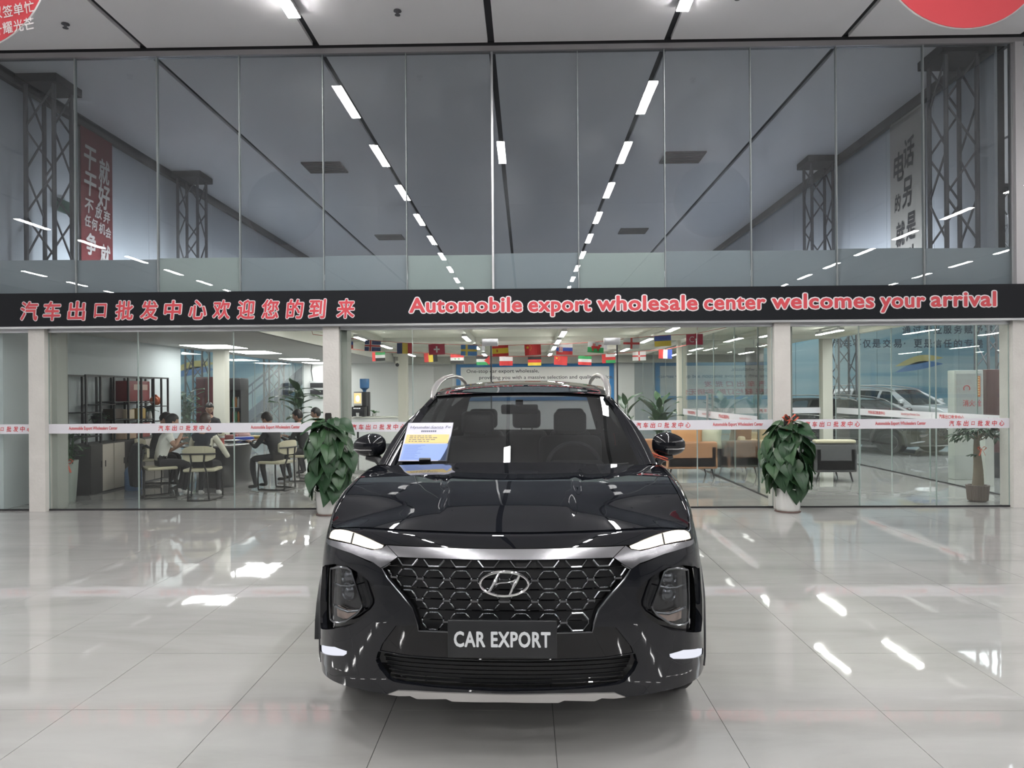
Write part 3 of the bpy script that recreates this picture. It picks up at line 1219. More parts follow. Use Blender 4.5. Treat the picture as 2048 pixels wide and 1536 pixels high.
def marble(name, base, rough):
    m = bpy.data.materials.new(name)
    m.use_nodes = True
    nt = m.node_tree
    b = nt.nodes['Principled BSDF']
    b.inputs['Roughness'].default_value = rough
    b.inputs['IOR'].default_value = 1.62
    g = nt.nodes.new('ShaderNodeNewGeometry')
    mp = nt.nodes.new('ShaderNodeMapping')
    mp.inputs['Rotation'].default_value = (0, 0, 0.6)
    mp.inputs['Scale'].default_value = (0.5, 2.2, 1)
    n = nt.nodes.new('ShaderNodeTexNoise')
    n.inputs['Scale'].default_value = 1.1
    n.inputs['Detail'].default_value = 9
    n.inputs['Roughness'].default_value = 0.6
    n.inputs['Distortion'].default_value = 0.6
    cr = nt.nodes.new('ShaderNodeValToRGB')
    e = cr.color_ramp.elements
    e[0].position, e[0].color = 0.30, (*[c * 0.86 for c in base], 1)
    e[1].position, e[1].color = 0.72, (*[c * 1.10 for c in base], 1)
    k = cr.color_ramp.elements.new(0.5)
    k.color = (*base, 1)
    nt.links.new(g.outputs['Position'], mp.inputs['Vector'])
    nt.links.new(mp.outputs[0], n.inputs['Vector'])
    nt.links.new(n.outputs['Fac'], cr.inputs[0])
    nt.links.new(cr.outputs[0], b.inputs['Base Color'])
    n2 = nt.nodes.new('ShaderNodeTexNoise')
    n2.inputs['Scale'].default_value = 3.2
    n2.inputs['Detail'].default_value = 1.5
    bp = nt.nodes.new('ShaderNodeBump')
    bp.inputs['Strength'].default_value = 0.10
    bp.inputs['Distance'].default_value = 0.006
    nt.links.new(g.outputs['Position'], n2.inputs['Vector'])
    nt.links.new(n2.outputs['Fac'], bp.inputs['Height'])
    nt.links.new(bp.outputs['Normal'], b.inputs['Normal'])
    MATS[name] = m
    return m


floor_m = marble('polished_grey_tile', (.365, .36, .352), .03)
grout_m = mat('grout', (.06, .06, .06), .8)
ceil_m = mat('ceiling_panel', (.88, .87, .89), .6, noise=(.4, .05))
seam_m = mat('ceiling_seam', (.035, .035, .04), .8)
wallg_m = mat('grey_wall', (.48, .48, .49), .7)
white_m = mat('white_painted_metal', (.62, .61, .58), .55, noise=(3, .06))
alu_m = mat('aluminium', (.55, .56, .57), .3, metal=.9)
steel_m = mat('truss_steel', (.10, .10, .11), .55, noise=(2, .3))
black_m = mat('black_metal', (.015, .015, .017), .45)
glass_m = glass_mat('clear_glass', (.955, .975, .965), .045, dirt_haze=.018)
upper_m = glass_mat('dusty_upper_glass', (.84, .86, .87), .05, dirt_haze=.05)
edge_m = mat('glass_edge', (.33, .40, .38), .2)
frost_green = mat('frosted_film_green', (.52, .60, .555), .42)
frost_blue = mat('frosted_film_blue', (.37, .42, .445), .42)
lamp_m = emis('batten_light', (1.0, .985, .97), LAMP)
lamp2_m = emis('office_batten_light', (1.0, .98, .94), 95.0)
panel_m = emis('panel_light', (1.0, .99, .97), PANELLAMP)
red_m = mat('banner_red', (.15, .014, .018), .7)
ink_m = mat('black_ink', (.02, .02, .022), .8)
signred = mat('sign_red', (.60, .06, .075), .5)
signwhite = mat('sign_white', (.78, .74, .76), .5)

# floor: slab, then tiles 0.8 m wide with open joints
mb = MB()
mb.box(-22, 20, -15, BACK, -.12, -.012)
floor = struct(mb.build('floor', grout_m))
TX0, TY0, TS = at(1115, 1536, 3.094).x, 3.655, .8
mb = MB()
mb.box(-TS / 2 + .0014, TS / 2 - .0014, -TS / 2 + .0014, TS / 2 - .0014, -.012, 0)
tile_me = mb.mesh('tile', floor_m)
cells = []
for i in range(-28, 25):
    for j in range(-24, 30):
        x, y = TX0 + (i + .5) * TS, TY0 + (j + .5) * TS
        if y > BACK - .4 or y < -14.6 or x < -21.6 or x > 19.6:
            continue
        vis = y > 2.6 and abs((x + .02 * y) / y) < .76
        cells.append((0 if vis else 1, y, x))
cells.sort(key=lambda c: (c[0], c[1]))
rng = random.Random(5)
for k, (_, y, x) in enumerate(cells[:300]):
    t = link('tile', tile_me, floor, (x, y, 0))
    t.rotation_euler = (rng.gauss(0, .0005), rng.gauss(0, .0005), 0)
mb = MB()
for (_, y, x) in cells[300:]:
    h = TS / 2 - .0014
    mb.box(x - h, x + h, y - h, y + h, -.012, 0)
o = mb.build('tile_field', floor_m, floor)
o['kind'] = 'stuff'

# ceiling
mb = MB()
mb.box(-22, 20, -15, BACK + .3, CZ + .05, CZ + .15)
ceiling = struct(mb.build('ceiling', seam_m))
seams = [-22, -19.35, -16.9, -14.5, -12.15, -9.8, -7.5, -5.15, -2.80, -.44, 1.92, 4.27, 6.62, 9.0, 11.4, 13.8, 16.2, 20]
for a, b in zip(seams[:-1], seams[1:]):
    for y0, y1 in ((-15, -5), (-5, 3), (3, 9.93), (10.07, 18.5), (18.5, BACK)):
        mb = MB()
        mb.box(a + .045, b - .045, y0 + .004, y1 - .004, CZ, CZ + .05)
        mb.build('ceiling_panel', ceil_m, ceiling)
for (px, py) in ((650, 329), (780, 471), (1365, 318), (1266, 464)):
    Y = (CZ - 1.57) * 1480 / (785 - py)
    p = at(px, py, Y)
    mb = MB()
    mb.box(-.40, .40, -.35, .35, -.03, 0)
    for k in range(6):
        mb.box(-.37, .37, -.32 + k * .11, -.30 + k * .11, -.045, -.03)
    v = mb.build('ceiling_vent', mat('vent_dark', (.03, .03, .033), .7), None, (p.x, Y, CZ))
    lab = {650: 'dark square ceiling vent beyond the upper glass, large one left of centre', 780: 'small far dark ceiling vent beyond the upper glass, left of centre',
           1365: 'dark square ceiling vent beyond the upper glass, large one right of centre', 1266: 'small far dark ceiling vent beyond the upper glass, right of centre'}[px]
    tag(v, lab, 'vent', 'ceiling vents')


# batten lamps in rows
def batten(L=1.3, w=.16, m=None):
    root = thing('ceiling_lamp', 'x', 'lamp', group='batten lamps in rows under the hall ceiling')
    mb = MB()
    mb.rbox(-w / 2, w / 2, -L / 2, L / 2, -.055, 0, .01, 2)
    mb.build('housing', mat('lamp_housing', (.5, .5, .5), .4), root)
    mb = MB()
    mb.box(-w / 2 + .008, w / 2 - .008, -L / 2 + .01, L / 2 - .01, -.062, -.0551)
    mb.build('diffuser', m or lamp_m, root)
    for sgn in (-1, 1):
        mb = MB()
        mb.box(-.02, .02, sgn * L * .38 - .015, sgn * L * .38 + .015, 0, .045)
        mb.build('clip', alu_m, root)
    return root


lamp0 = batten()
rows = [-18.5, -13.2, -2.80, 1.92, 11.3, 16.0]
ys = [8.35 - 2.65 * k for k in range(9)]
cm = CH(lamp0)
first = True
ORD = ['first', 'second', 'third', 'fourth', 'fifth', 'sixth', 'seventh', 'eighth', 'ninth']
ROWN = {-18.5: 'outermost row on the left', -13.2: 'outer row on the left', -2.80: 'row left of the middle seam', 1.92: 'row right of the middle seam', 11.3: 'outer row on the right', 16.0: 'outermost row on the right'}
for x in rows:
    for i, y in enumerate(ys):
        o = lamp0 if first else copy_tree(lamp0, cm)
        first = False
        o.location = (x, y, CZ - .045)
        if x == -2.80 and i == 0:
            o['label'] = 'bright batten lamp on the ceiling at the top edge, left of centre'
        elif x == 1.92 and i == 0:
            o['label'] = 'bright batten lamp on the ceiling at the top edge, right of centre'
        else:
            o['label'] = '%s ceiling lamp from the glass in the %s' % (ORD[i], ROWN[x])
o = copy_tree(lamp0, cm)
o.location = (-.44, 5.8, CZ - .045)
o['label'] = 'single batten lamp on the middle ceiling seam, mirrored beside the central mullion'
for n, (px, py) in enumerate(((131, 40), (795, 25), (1475, 5))):
    p = at(px, py, 1480 * 4.65 / (785 - py))
    mb = MB()
    mb.lathe([(.045, .0), (.05, -.012), (.02, -.02), (.012, -.05), (.035, -.055), (.035, -.06), (.005, -.065)], 12)
    s_ = mb.build('sprinkler', steel_m, None, (p.x, p.y, CZ))
    tag(s_, ['small ceiling sprinkler beside the left red round board', 'small ceiling sprinkler left of the middle ceiling seam',
             'small ceiling sprinkler right of the bright lamp at the top'][n], 'sprinkler', 'ceiling sprinklers')

# outer walls of the hall
mb = MB(); mb.box(-22.2, -22, -15, BACK, 0, CZ); struct(mb.build('wall_left', wallg_m))
mb = MB(); mb.box(20, 20.2, -15, BACK, 0, CZ); struct(mb.build('wall_right', wallg_m))
mb = MB(); mb.box(-22, 20, -15.2, -15, 0, CZ); struct(mb.build('wall_front', mat('dark_wall', (.10, .10, .105), .7)))
# walls that close the glass front outside the frame
mb = MB(); mb.box(-22, -11.6, FY, FY + .15, 0, CZ); struct(mb.build('wall_side_left', wallg_m))
mb = MB(); mb.box(9.6, 20, FY, FY + .15, 0, CZ); struct(mb.build('wall_side_right', wallg_m))


# mural on the far wall
def mural_mat():
    m = bpy.data.materials.new('blue_wave_mural')
    m.use_nodes = True
    nt = m.node_tree
    b = nt.nodes['Principled BSDF']
    b.inputs['Roughness'].default_value = .5
    g = nt.nodes.new('ShaderNodeNewGeometry')
    mp = nt.nodes.new('ShaderNodeMapping')
    mp.inputs['Scale'].default_value = (.10, 1, .55)
    n = nt.nodes.new('ShaderNodeTexNoise')
    n.inputs['Scale'].default_value = 1.0
    n.inputs['Detail'].default_value = 1.0
    n.inputs['Distortion'].default_value = .6
    w = nt.nodes.new('ShaderNodeMath'); w.operation = 'MULTIPLY'; w.inputs[1].default_value = 6.0
    fr = nt.nodes.new('ShaderNodeMath'); fr.operation = 'PINGPONG'; fr.inputs[1].default_value = 1.0
    cr = nt.nodes.new('ShaderNodeValToRGB')
    els = cr.color_ramp.elements
    els[0].position, els[0].color = 0, (.14, .30, .40, 1)
    els[1].position, els[1].color = 1, (.40, .55, .60, 1)
    k = cr.color_ramp.elements.new(.45); k.color = (.22, .42, .52, 1)
    k = cr.color_ramp.elements.new(.5); k.color = (.33, .50, .56, 1)
    nt.links.new(g.outputs['Position'], mp.inputs['Vector'])
    nt.links.new(mp.outputs[0], n.inputs['Vector'])
    nt.links.new(n.outputs['Fac'], w.inputs[0])
    nt.links.new(w.outputs[0], fr.inputs[0])
    nt.links.new(fr.outputs[0], cr.inputs[0])
    nt.links.new(cr.outputs[0], b.inputs['Base Color'])
    return m


mural_m = mural_mat()
mb = MB(); mb.box(-22, 20, BACK + .02, BACK + .2, 0, CZ)
wall_back = struct(mb.build('wall_back', wallg_m))
xx = -20.9
while xx < 19:
    mb = MB()
    mb.box(xx + .006, xx + 1.454, BACK - .02, BACK + .02, .02, 4.6)
    mb.build('mural_panel', mural_m, wall_back)
    xx += 1.46
navy = mat('navy_lettering', (.02, .045, .09), .6)


def chars(txt, pxs, py, Y, h, m, parent, nm='lettering', dy=0, bold=.02, hp=None, shear=0.0, wf=.95):
    for i, (c, px) in enumerate(zip(txt, pxs)):
        p = at(px, py if not hasattr(py, '__len__') else py[i], Y)
        text_fit(nm, c, m, parent, Matrix.Translation((p.x, Y + dy, p.z)), h * wf if c not in '，' else h * .2, h if c not in '，' else h * .2, bold=bold, shear=shear)


chars('汽车不仅是交易，更是信任的专递', [1676, 1695, 1714, 1733.5, 1753, 1774, 1795, 1809, 1836, 1856, 1875, 1895, 1916, 1936.7, 1957.5], 687, BACK - .021, .31, navy, wall_back)
chars('通过专业服务赋予其新', [1813, 1834, 1856, 1875.5, 1895, 1916, 1936.7, 1957.5, 1978, 1997], 659, BACK - .021, .31, navy, wall_back)
yel = mat('mural_yellow', (.62, .55, .22), .5)
dblue = mat('mural_blue', (.10, .24, .50), .5)
for m_, dzz in ((yel, 0), (dblue, -.22)):
    for (x0, sc) in ((at(1790, 730, BACK).x, 1), (at(340, 740, BACK).x, 1.0)):
        mb = MB()
        pts_t, pts_b = [], []
        for k in range(17):
            t = k / 16
            xx = x0 + t * 1.7 * sc
            zz = 2.42 + .28 * t + .10 * math.sin(t * 3) + dzz
            hh = .14 * math.sin(PI * t) + .005
            pts_t.append((xx, zz + hh)); pts_b.append((xx, zz - hh))
        mb.prism(pts_b + pts_t[::-1], .004, M=Matrix.Translation((0, BACK - .026, 0)))
        mb.build('swoosh', m_, wall_back)


# ------------------------------------------------------------------ walls of the upper hall beyond the glass
upw_m = mat('upper_wall_panel', (.50, .53, .57), .55, noise=(.9, .10))
WXL, WXR = -7.5, 6.35
for nm, x, sgn in (('wall_upper_left', WXL, -1), ('wall_upper_right', WXR, 1)):
    mb = MB()
    mb.box(*sorted((x + sgn * .04, x + sgn * .12)), FY + .1, BACK - .05, 2.95, CZ)
    wl = struct(mb.build(nm, seam_m))
    y = FY + .12
    while y < BACK - 1.2:
        mb = MB()
        mb.box(*sorted((x, x + sgn * .045)), y, y + 1.492, 2.95, CZ - .002)
        mb.build('wall_panel', upw_m, wl)
        y += 1.5
    mb = MB()
    mb.box(*sorted((x, x - sgn * .09)), FY + .1, BACK, CZ - .16, CZ - .001)
    mb.build('cornice_rail', mat('cornice_dark', (.07, .07, .07), .6), wl)
mb = MB(); mb.box(WXL, WXR, BACK - .9, BACK - .8, 2.95, CZ); struct(mb.build('wall_upper_back', mat('upper_back_wall', (.13, .13, .14), .8)))
# roof deck of the offices
mb = MB(); mb.box(-7.7, 7.15, FY + .12, 24.5, 2.86, 2.95); struct(mb.build('trim_roof_deck', mat('deck_grey', (.22, .22, .23), .8)))


def truss_column(label, loc, h, w=.42, first=None):
    if first is not None:
        o = copy_tree(first)
        o.location = loc
        o['label'] = label
        return o
    root = thing('truss_column', label, 'column', loc, 0, 'lattice steel columns')
    for sx in (-1, 1):
        for sy in (-1, 1):
            mb = MB()
            mb.tube([(sx * w / 2, sy * w / 2, 0), (sx * w / 2, sy * w / 2, h)], .032, n=8)
            mb.build('chord', steel_m, root)
    n = max(3, int(h / .62))
    for k in range(n):
        z0, z1 = h * k / n, h * (k + 1) / n
        for a, b in (((-1, -1), (1, -1)), ((1, -1), (1, 1)), ((1, 1), (-1, 1)), ((-1, 1), (-1, -1))):
            if k % 2:
                a, b = b, a
            mb = MB()
            mb.tube([(a[0] * w / 2, a[1] * w / 2, z0 + .02), (b[0] * w / 2, b[1] * w / 2, z1 - .02)], .016, n=5)
            mb.build('brace', steel_m, root)
    mb = MB()
    mb.box(-w * .75, w * .75, -w * .75, w * .75, h, h + .12)
    mb.build('cap_plate', seam_m, root)
    return root


hh = CZ - 2.95 - .12
tc0 = truss_column('lattice steel column beyond the upper glass at the far left edge', (-7.12, 10.95, 2.95), hh)
truss_column('lattice steel column beyond the upper glass, right of the red calligraphy banner', (-7.12, 15.7, 2.95), hh, first=tc0)
truss_column('lattice steel column beyond the upper glass at the far right edge', (5.98, 10.45, 2.95), hh, first=tc0)
truss_column('lattice steel column beyond the upper glass, left of the white calligraphy banner', (5.98, 15.2, 2.95), hh, first=tc0)
tc1 = truss_column('tall lattice column behind the office, left of the dark red panel', (at(395, 760, 22).x, 22, 0), 6.15, .5)
truss_column('tall lattice column in front of the staircase', (at(548, 760, 24.8).x, 24.8, 0), 6.15, first=tc1)
truss_column('tall lattice column behind the right office, beside the mural lettering', (at(1688, 760, 21.5).x, 21.5, 0), 6.15, first=tc1)
truss_column('tall lattice column behind the fire cabinet', (at(1985, 700, 17.5).x, 17.5, 0), 6.15, first=tc1)

# calligraphy banners on the upper side walls
cal_w = mat('calligraphy_white', (.50, .47, .46), .7)
bx = WXL + .05
root = thing('hanging_banner', 'dark red wall banner with white brush lettering beyond the upper glass', 'banner', (bx, 12.75, 4.6))
mb = MB(); mb.box(-.006, .006, -.47, .47, -1.6, 1.6); mb.build('cloth', red_m, root)
def side_chars(root, items, m, sgn):
    for c, y, z, w, h in items:
        M = Matrix.Translation((sgn * .012, y, z)) @ Matrix.Rotation(PI / 2 * (1 if sgn > 0 else -1), 4, 'Z')
        text_fit('lettering', c, m, root, M, w, h, bold=.025, shear=.12)
side_chars(root, [('干', -.22, 1.02, .36, .42), ('就', .20, .92, .34, .44), ('干', -.22, .58, .36, .40), ('好', .18, .48, .38, .46), ('不', -.26, .20, .26, .24),
                  ('放', .02, .16, .22, .22), ('弃', .27, .14, .22, .22), ('任', -.30, -.06, .18, .20), ('何', -.10, -.08, .18, .20), ('机', .12, -.10, .20, .20), ('会', .32, -.13, .18, .20),
                  ('争', -.20, -.44, .34, .38), ('就', .22, -.54, .32, .36), ('争', -.18, -.92, .34, .34), ('一', .22, -.98, .32, .08)], cal_w, 1)
root = thing('hanging_banner', 'off white wall banner with black brush lettering beyond the upper glass', 'banner', (WXR - .05, 12.35, 4.6))
mb = MB(); mb.box(-.006, .006, -.52, .52, -1.6, 1.6); mb.build('cloth', mat('banner_cream', (.38, .36, .33), .7), root)
side_chars(root, [('电', .22, .72, .34, .50), ('话', -.12, .86, .34, .50), ('的', .26, .12, .20, .30), ('另', -.05, .22, .30, .50), ('就', .18, -.42, .30, .42), ('是', -.16, -.36, .30, .46),
                  ('成', .20, -.92, .30, .40), ('功', -.16, -.86, .30, .40)], ink_m, -1)
mb = MB(); mb.box(-.02, .02, -.17, .17, -.1, .1)
o = mb.build('notice_plate', mat('notice_green', (.03, .07, .05), .5), None, (WXL + .06, 11.75, 4.62))
tag(o, 'small dark green notice plate on the wall left of the red banner', 'sign')

# ------------------------------------------------------------------ glass front: upper storey
x_of = lambda px, y=340: at(px, y, FY).x
MUL = [-20, 152, 316, 480, 647, 813, 985, 1156, 1329, 1501, 1672, 1846, 2022]
ZB, ZT = 2.955, 6.17
for i in range(len(MUL) - 1):
    a, b = x_of(MUL[i]), x_of(MUL[i + 1])
    w = struct(link('window_%d' % (i + 1), None))
    mb = MB(); mb.box(a + .006, b - .006, FY - .006, FY + .006, ZB, ZT)
    mb.build('pane', upper_m, w)
    zf = 1.57 + (785 - (512 - i * .6)) / 1480 * FY + (.0 if i % 2 else .012)
    green_ = i in (2, 5, 7)
    mb = MB(); mb.box(a + .010, b - .010, FY + .0065, FY + .0085, ZB + .01, zf)
    o = mb.build('frosted_film', frost_green if green_ else frost_blue, w)
for i, px in enumerate(MUL):
    x = x_of(px)
    thick = .028 if px in (985,) else (.030 if px == 2022 else .010)
    mb = MB(); mb.box(x - thick / 2, x + thick / 2, FY - .03, FY + .03, ZB, ZT)
    struct(mb.build('trim_%d' % (i + 1), alu_m if thick > .02 else mat('mullion_grey', (.26, .28, .28), .3)))
mb = MB()
mb.box(-11.6, 9.6, FY - .05, FY + .05, ZT, ZT + .07)
struct(mb.build('trim_20', mat('top_channel', (.30, .29, .30), .35, metal=.4)))
mb = MB()
mb.box(-11.6, 9.6, FY - .02, FY + .02, ZT + .07, CZ + .04)
struct(mb.build('trim_21', seam_m))
mb = MB(); mb.box(-11.6, x_of(-20) - .01, FY - .01, FY + .01, ZB, ZT); struct(mb.build('window_20', upper_m))
mb = MB(); mb.box(x_of(2022) + .01, 9.6, FY - .01, FY + .01, ZB, ZT); struct(mb.build('window_21', upper_m))
mb = MB(); mb.box(x_of(2024), x_of(2040), FY - .08, FY + .08, ZB, ZT); struct(mb.build('trim_22', mat('grey_post', (.42, .41, .42), .4, metal=.3)))

# the long black sign board
SY = FY - .12
sroot = thing('sign_board', 'long black fascia sign with white-edged red lettering above the glass front', 'sign', (0, SY, 0))
mb = MB(); mb.box(-11.5, 9.5, -.03, .09, 2.505, 2.952)
mb.build('board', mat('sign_black', (.009, .010, .013), .6, spec=.2), sroot)
mb = MB(); mb.box(-11.5, 9.5, -.03, .09, 2.475, 2.503)
mb.build('lower_edge', alu_m, sroot)


def sign_text(body, x0px, x1px, basey, capz, shear=0.0, bold=.028, obold=.075):
    """lettering of the fascia: white outline behind a red face, placed by baseline"""
    Y = SY - .034
    pl, pr = at(x0px, basey, Y), at(x1px, basey, Y)
    cjk = not body[0].isascii()
    base_me = text_mesh(body, 1.0, 0.0, 0.0, 1.06, 'CENTER', shear)
    ref = text_mesh(body if cjk else 'A', 1.0, 0.0, 0.0, 1.06, 'CENTER', shear)
    co = np.empty(len(base_me.vertices) * 3); base_me.vertices.foreach_get('co', co); co = co.reshape(-1, 3)
    rc = np.empty(len(ref.vertices) * 3); ref.vertices.foreach_get('co', rc); rc = rc.reshape(-1, 3)
    base = rc[:, 1].min() if cjk else 0.0
    sz = capz / (rc[:, 1].max() - base)
    sx = (pr.x - pl.x) / (co[:, 0].max() - co[:, 0].min())
    xm, zb = (pl.x + pr.x) / 2, pl.z
    xmid = (co[:, 0].max() + co[:, 0].min()) / 2
    for nm, bd, m, dy in (('lettering_outline', obold, signwhite, 0), ('lettering', bold, signred, -.004)):
        m0 = thicken(base_me, bd, 12)
        c = np.empty(len(m0.vertices) * 3); m0.vertices.foreach_get('co', c); c = c.reshape(-1, 3)
        q = np.empty_like(c)
        q[:, 0] = (c[:, 0] - xmid) * sx + xm
        q[:, 2] = (c[:, 1] - base) * sz + zb
        q[:, 1] = -.034 + dy - c[:, 2]
        m0.vertices.foreach_set('co', q.ravel())
        m0.materials.clear(); m0.materials.append(m); m0.update()
        link(nm, m0, sroot)


for wd, a, b, by in (('Automobile', 820, 1043, 624.5), ('export', 1058, 1181, 622.5), ('wholesale', 1196, 1394, 620.5), ('center', 1409, 1530, 618.5),
                     ('welcomes', 1545, 1747, 616.5), ('your', 1762, 1849, 614.5), ('arrival', 1863, 1991, 612.5)):
    sign_text(wd, a, b, by, .185, bold=.030, obold=.084)
for c, px in zip('汽车出口批发中心欢迎您的到来', [59, 104, 153, 201, 249, 298, 346, 395, 443, 492, 541, 590, 635, 691]):
    k = .72 if c == '口' else 1
    hh_ = .245 * k
    by = 620 - (px - 375) * .008 + hh_ / 2 * 148
    sign_text(c, px - 17 * k, px + 17 * k, by, hh_, shear=.10, bold=.024, obold=.062)

# ------------------------------------------------------------------ glass front: ground floor
COLS = [(66, 98), (650, 682), (1545, 1577), (2018, 2050)]
stain_m = mat('column_paint', (.60, .58, .55), .6, noise=(5, .10, 8), bump=(30, .2))
for i, (a, b) in enumerate(COLS):
    mb = MB()
    mb.box(x_of(a, 820), x_of(b, 820), FY - .09, FY + .20, 0, 2.475)
    struct(mb.build('column', stain_m))
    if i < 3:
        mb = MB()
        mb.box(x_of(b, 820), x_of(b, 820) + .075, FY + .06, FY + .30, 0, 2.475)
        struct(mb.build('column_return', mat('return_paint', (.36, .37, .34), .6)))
mb = MB(); mb.box(-11.6, 9.6, FY - .03, FY + .06, 2.43, 2.475); struct(mb.build('trim_30', alu_m))
tape_m = mat('tape_white', (.70, .69, .74), .5)
tred = mat('tape_red', (.60, .06, .07), .5)
ZT0, ZT1 = 1.052, 1.182
wn = [40]


def pane(nm, x0, x1, y0, y1, z0, z1, tape=None, parent=None, m=None):
    """one sheet of glass in a vertical plane; the edge is a strip of its own"""
    w = struct(link('window_%d' % wn[0], None)) if parent is None else parent
    wn[0] += 1
    mb = MB(); mb.box(x0, x1, y0, y1, z0, z1)
    mb.build(nm, m or glass_m, w)
    for q in (0, 1):
        mb = MB()
        if x1 - x0 > y1 - y0:
            xe = (x0, x1)[q]
            mb.box(xe - .0022, xe + .0022, y0 - .002, y1 + .002, z0, z1)
        else:
            ye = (y0, y1)[q]
            mb.box(x0 - .002, x1 + .002, ye - .0035, ye + .0035, z0, z1)
        mb.build('joint', edge_m, w)
    return w


gx = lambda px: at(px, 820, FY).x
GZ1 = 2.43
bays = [(-30, 66), (98, 277), (277, 468), (468, 650), (682, 826), (826, 983), (1235, 1394), (1394, 1545), (1577, 1718), (1718, 1872), (1872, 2018)]
for a, b in bays:
    z1 = 2.26 if (a, b) in ((826, 983), (1235, 1394)) else GZ1
    pane('pane', gx(a) + .004, gx(b) - .004, FY - .006, FY + .006, .02, z1)
    mb = MB(); mb.box(gx(a), gx(b), FY - .014, FY + .014, 0, .022)
    struct(mb.build('trim_31', black_m))
pane('pane', gx(682), gx(1545), FY - .006, FY + .006, 2.27, GZ1)
for px in (983, 1235):
    mb = MB(); mb.box(gx(px) - .009, gx(px) + .009, FY - .016, FY + .016, .02, 2.26)
    struct(mb.build('door_edge', black_m))
for k, px in enumerate((981, 1225)):
    mb = MB(); mb.rbox(gx(px) - .11, gx(px) + .11, FY - .03, FY + .03, 2.20, 2.30, .008)
    mb.box(gx(px) - .11, gx(px) - .07, FY - .02, FY + .02, 2.14, 2.20)
    struct(mb.build('door_1_clamp' if k == 0 else 'door_2_clamp', alu_m))
mb = MB(); mb.box(-11.6, gx(-30), FY - .006, FY + .006, .02, GZ1); struct(mb.build('window_30', glass_m))
mb = MB(); mb.box(gx(2050), 9.6, FY - .006, FY + .006, .02, GZ1); struct(mb.build('window_31', glass_m))

# safety tape with lettering, one strip per bay
TY = FY - .0085
for n, (a, b) in enumerate(((-30, 66), (98, 650), (682, 983), (1235, 1545), (1577, 2018))):
    t = thing('safety_tape', ['white tape with red lettering on the glass left of the first column', 'white tape with red lettering across the glass of the meeting room',
                              'white tape with red lettering left of the entrance, partly behind the car', 'white tape with red lettering between the car and the second column from the right',
                              'white tape with red lettering across the rightmost glass bay'][n], 'tape', (0, TY, 0), 0, 'warning tape on the front glass')
    mb = MB(); mb.box(gx(a) + .002, gx(b) - .002, -.001, .001, ZT0, ZT1)
    mb.build('strip', tape_m, t)
    for body, ps in (('汽车出口批发中心', (12, 370, 757, 1326, 1664, 1952)), ('Automobile Export Wholesalers Center', (187, 551, 940, 1475, 1800))):
        for p in ps:
            if a < p < b:
                if body[0] == '汽':
                    for i, c in enumerate(body):
                        x = gx(p) + (i - 3.5) * .094
                        if gx(a) < x - .04 and x + .04 < gx(b):
                            text_fit('lettering', c, tred, t, Matrix.Translation((x, -.0015, 1.117)), .068 * (.7 if c == '口' else 1), .075 * (.65 if c == '口' else 1), bold=.02, shear=.12)
                elif gx(a) < gx(p) - .33 and gx(p) + .33 < gx(b):
                    text_fit('lettering', body, tred, t, Matrix.Translation((gx(p), -.0015, 1.117)), .67, .060, bold=.022)

# ------------------------------------------------------------------ inside the office
cein = mat('office_ceiling', (.76, .77, .68), .7)
ceig = mat('meeting_ceiling', (.50, .50, .49), .6)
beam_m = mat('beam_white', (.68, .68, .62), .5)
wallw = mat('office_wall', (.74, .75, .74), .7)
mb = MB(); mb.box(-7.35, -4.25, FY + .12, 24.2, 2.56, 2.62); struct(mb.build('ceiling_meeting_room', ceig))
mb = MB(); mb.box(-4.29, -4.22, FY + .12, 24.2, 2.56, 2.86); struct(mb.build('trim_32', beam_m))
mb = MB(); mb.box(-4.22, 7.1, FY + .12, 24.2, 2.83, 2.86); struct(mb.build('ceiling_office', cein))
k = 33
for x in (-3.3, -1.2, .70, 2.6, 4.8):
    mb = MB(); mb.box(x - .05, x + .05, FY + .2, 24.1, 2.72, 2.83)
    struct(mb.build('trim_%d' % k, beam_m)); k += 1
for y in (13.4, 16.8, 20.2, 23.4):
    mb = MB(); mb.box(-4.2, 7.05, y - .05, y + .05, 2.73, 2.83)
    struct(mb.build('trim_%d' % k, beam_m)); k += 1
mb = MB(); mb.box(-4.2, 7.0, 23.6, 24.15, 2.50, 2.83); struct(mb.build('trim_%d' % k, mat('soffit_grey', (.34, .34, .31), .6))); k += 1
mb = MB(); mb.box(-7.35, 3.55, 24.2, 24.35, 0, 2.86); struct(mb.build('wall_office_back', wallw))
mb = MB(); mb.box(-7.35, -7.25, FY + .12, 15.4, 0, 2.56); struct(mb.build('wall_meeting_left', mat('meeting_wall', (.50, .55, .57), .6)))
# columns inside
for (px, Y, w, top) in ((443, 16.3, .26, 2.56), (807, 20.2, .24, 2.72), (1364, 16.9, .20, 2.83), (1652, 17.0, .22, 2.83)):
    p = at(px, 820, Y)
    mb = MB(); mb.box(p.x - w / 2, p.x + w / 2, Y - w / 2, Y + w / 2, 0, top)
    struct(mb.build('column', mat('inner_column', (.60, .59, .52), .6)))
# glass side of the meeting room
y = 15.42
while y < 24:
    pane('pane', -7.31, -7.298, y + .003, y + 1.45, .02, 2.56); y += 1.455
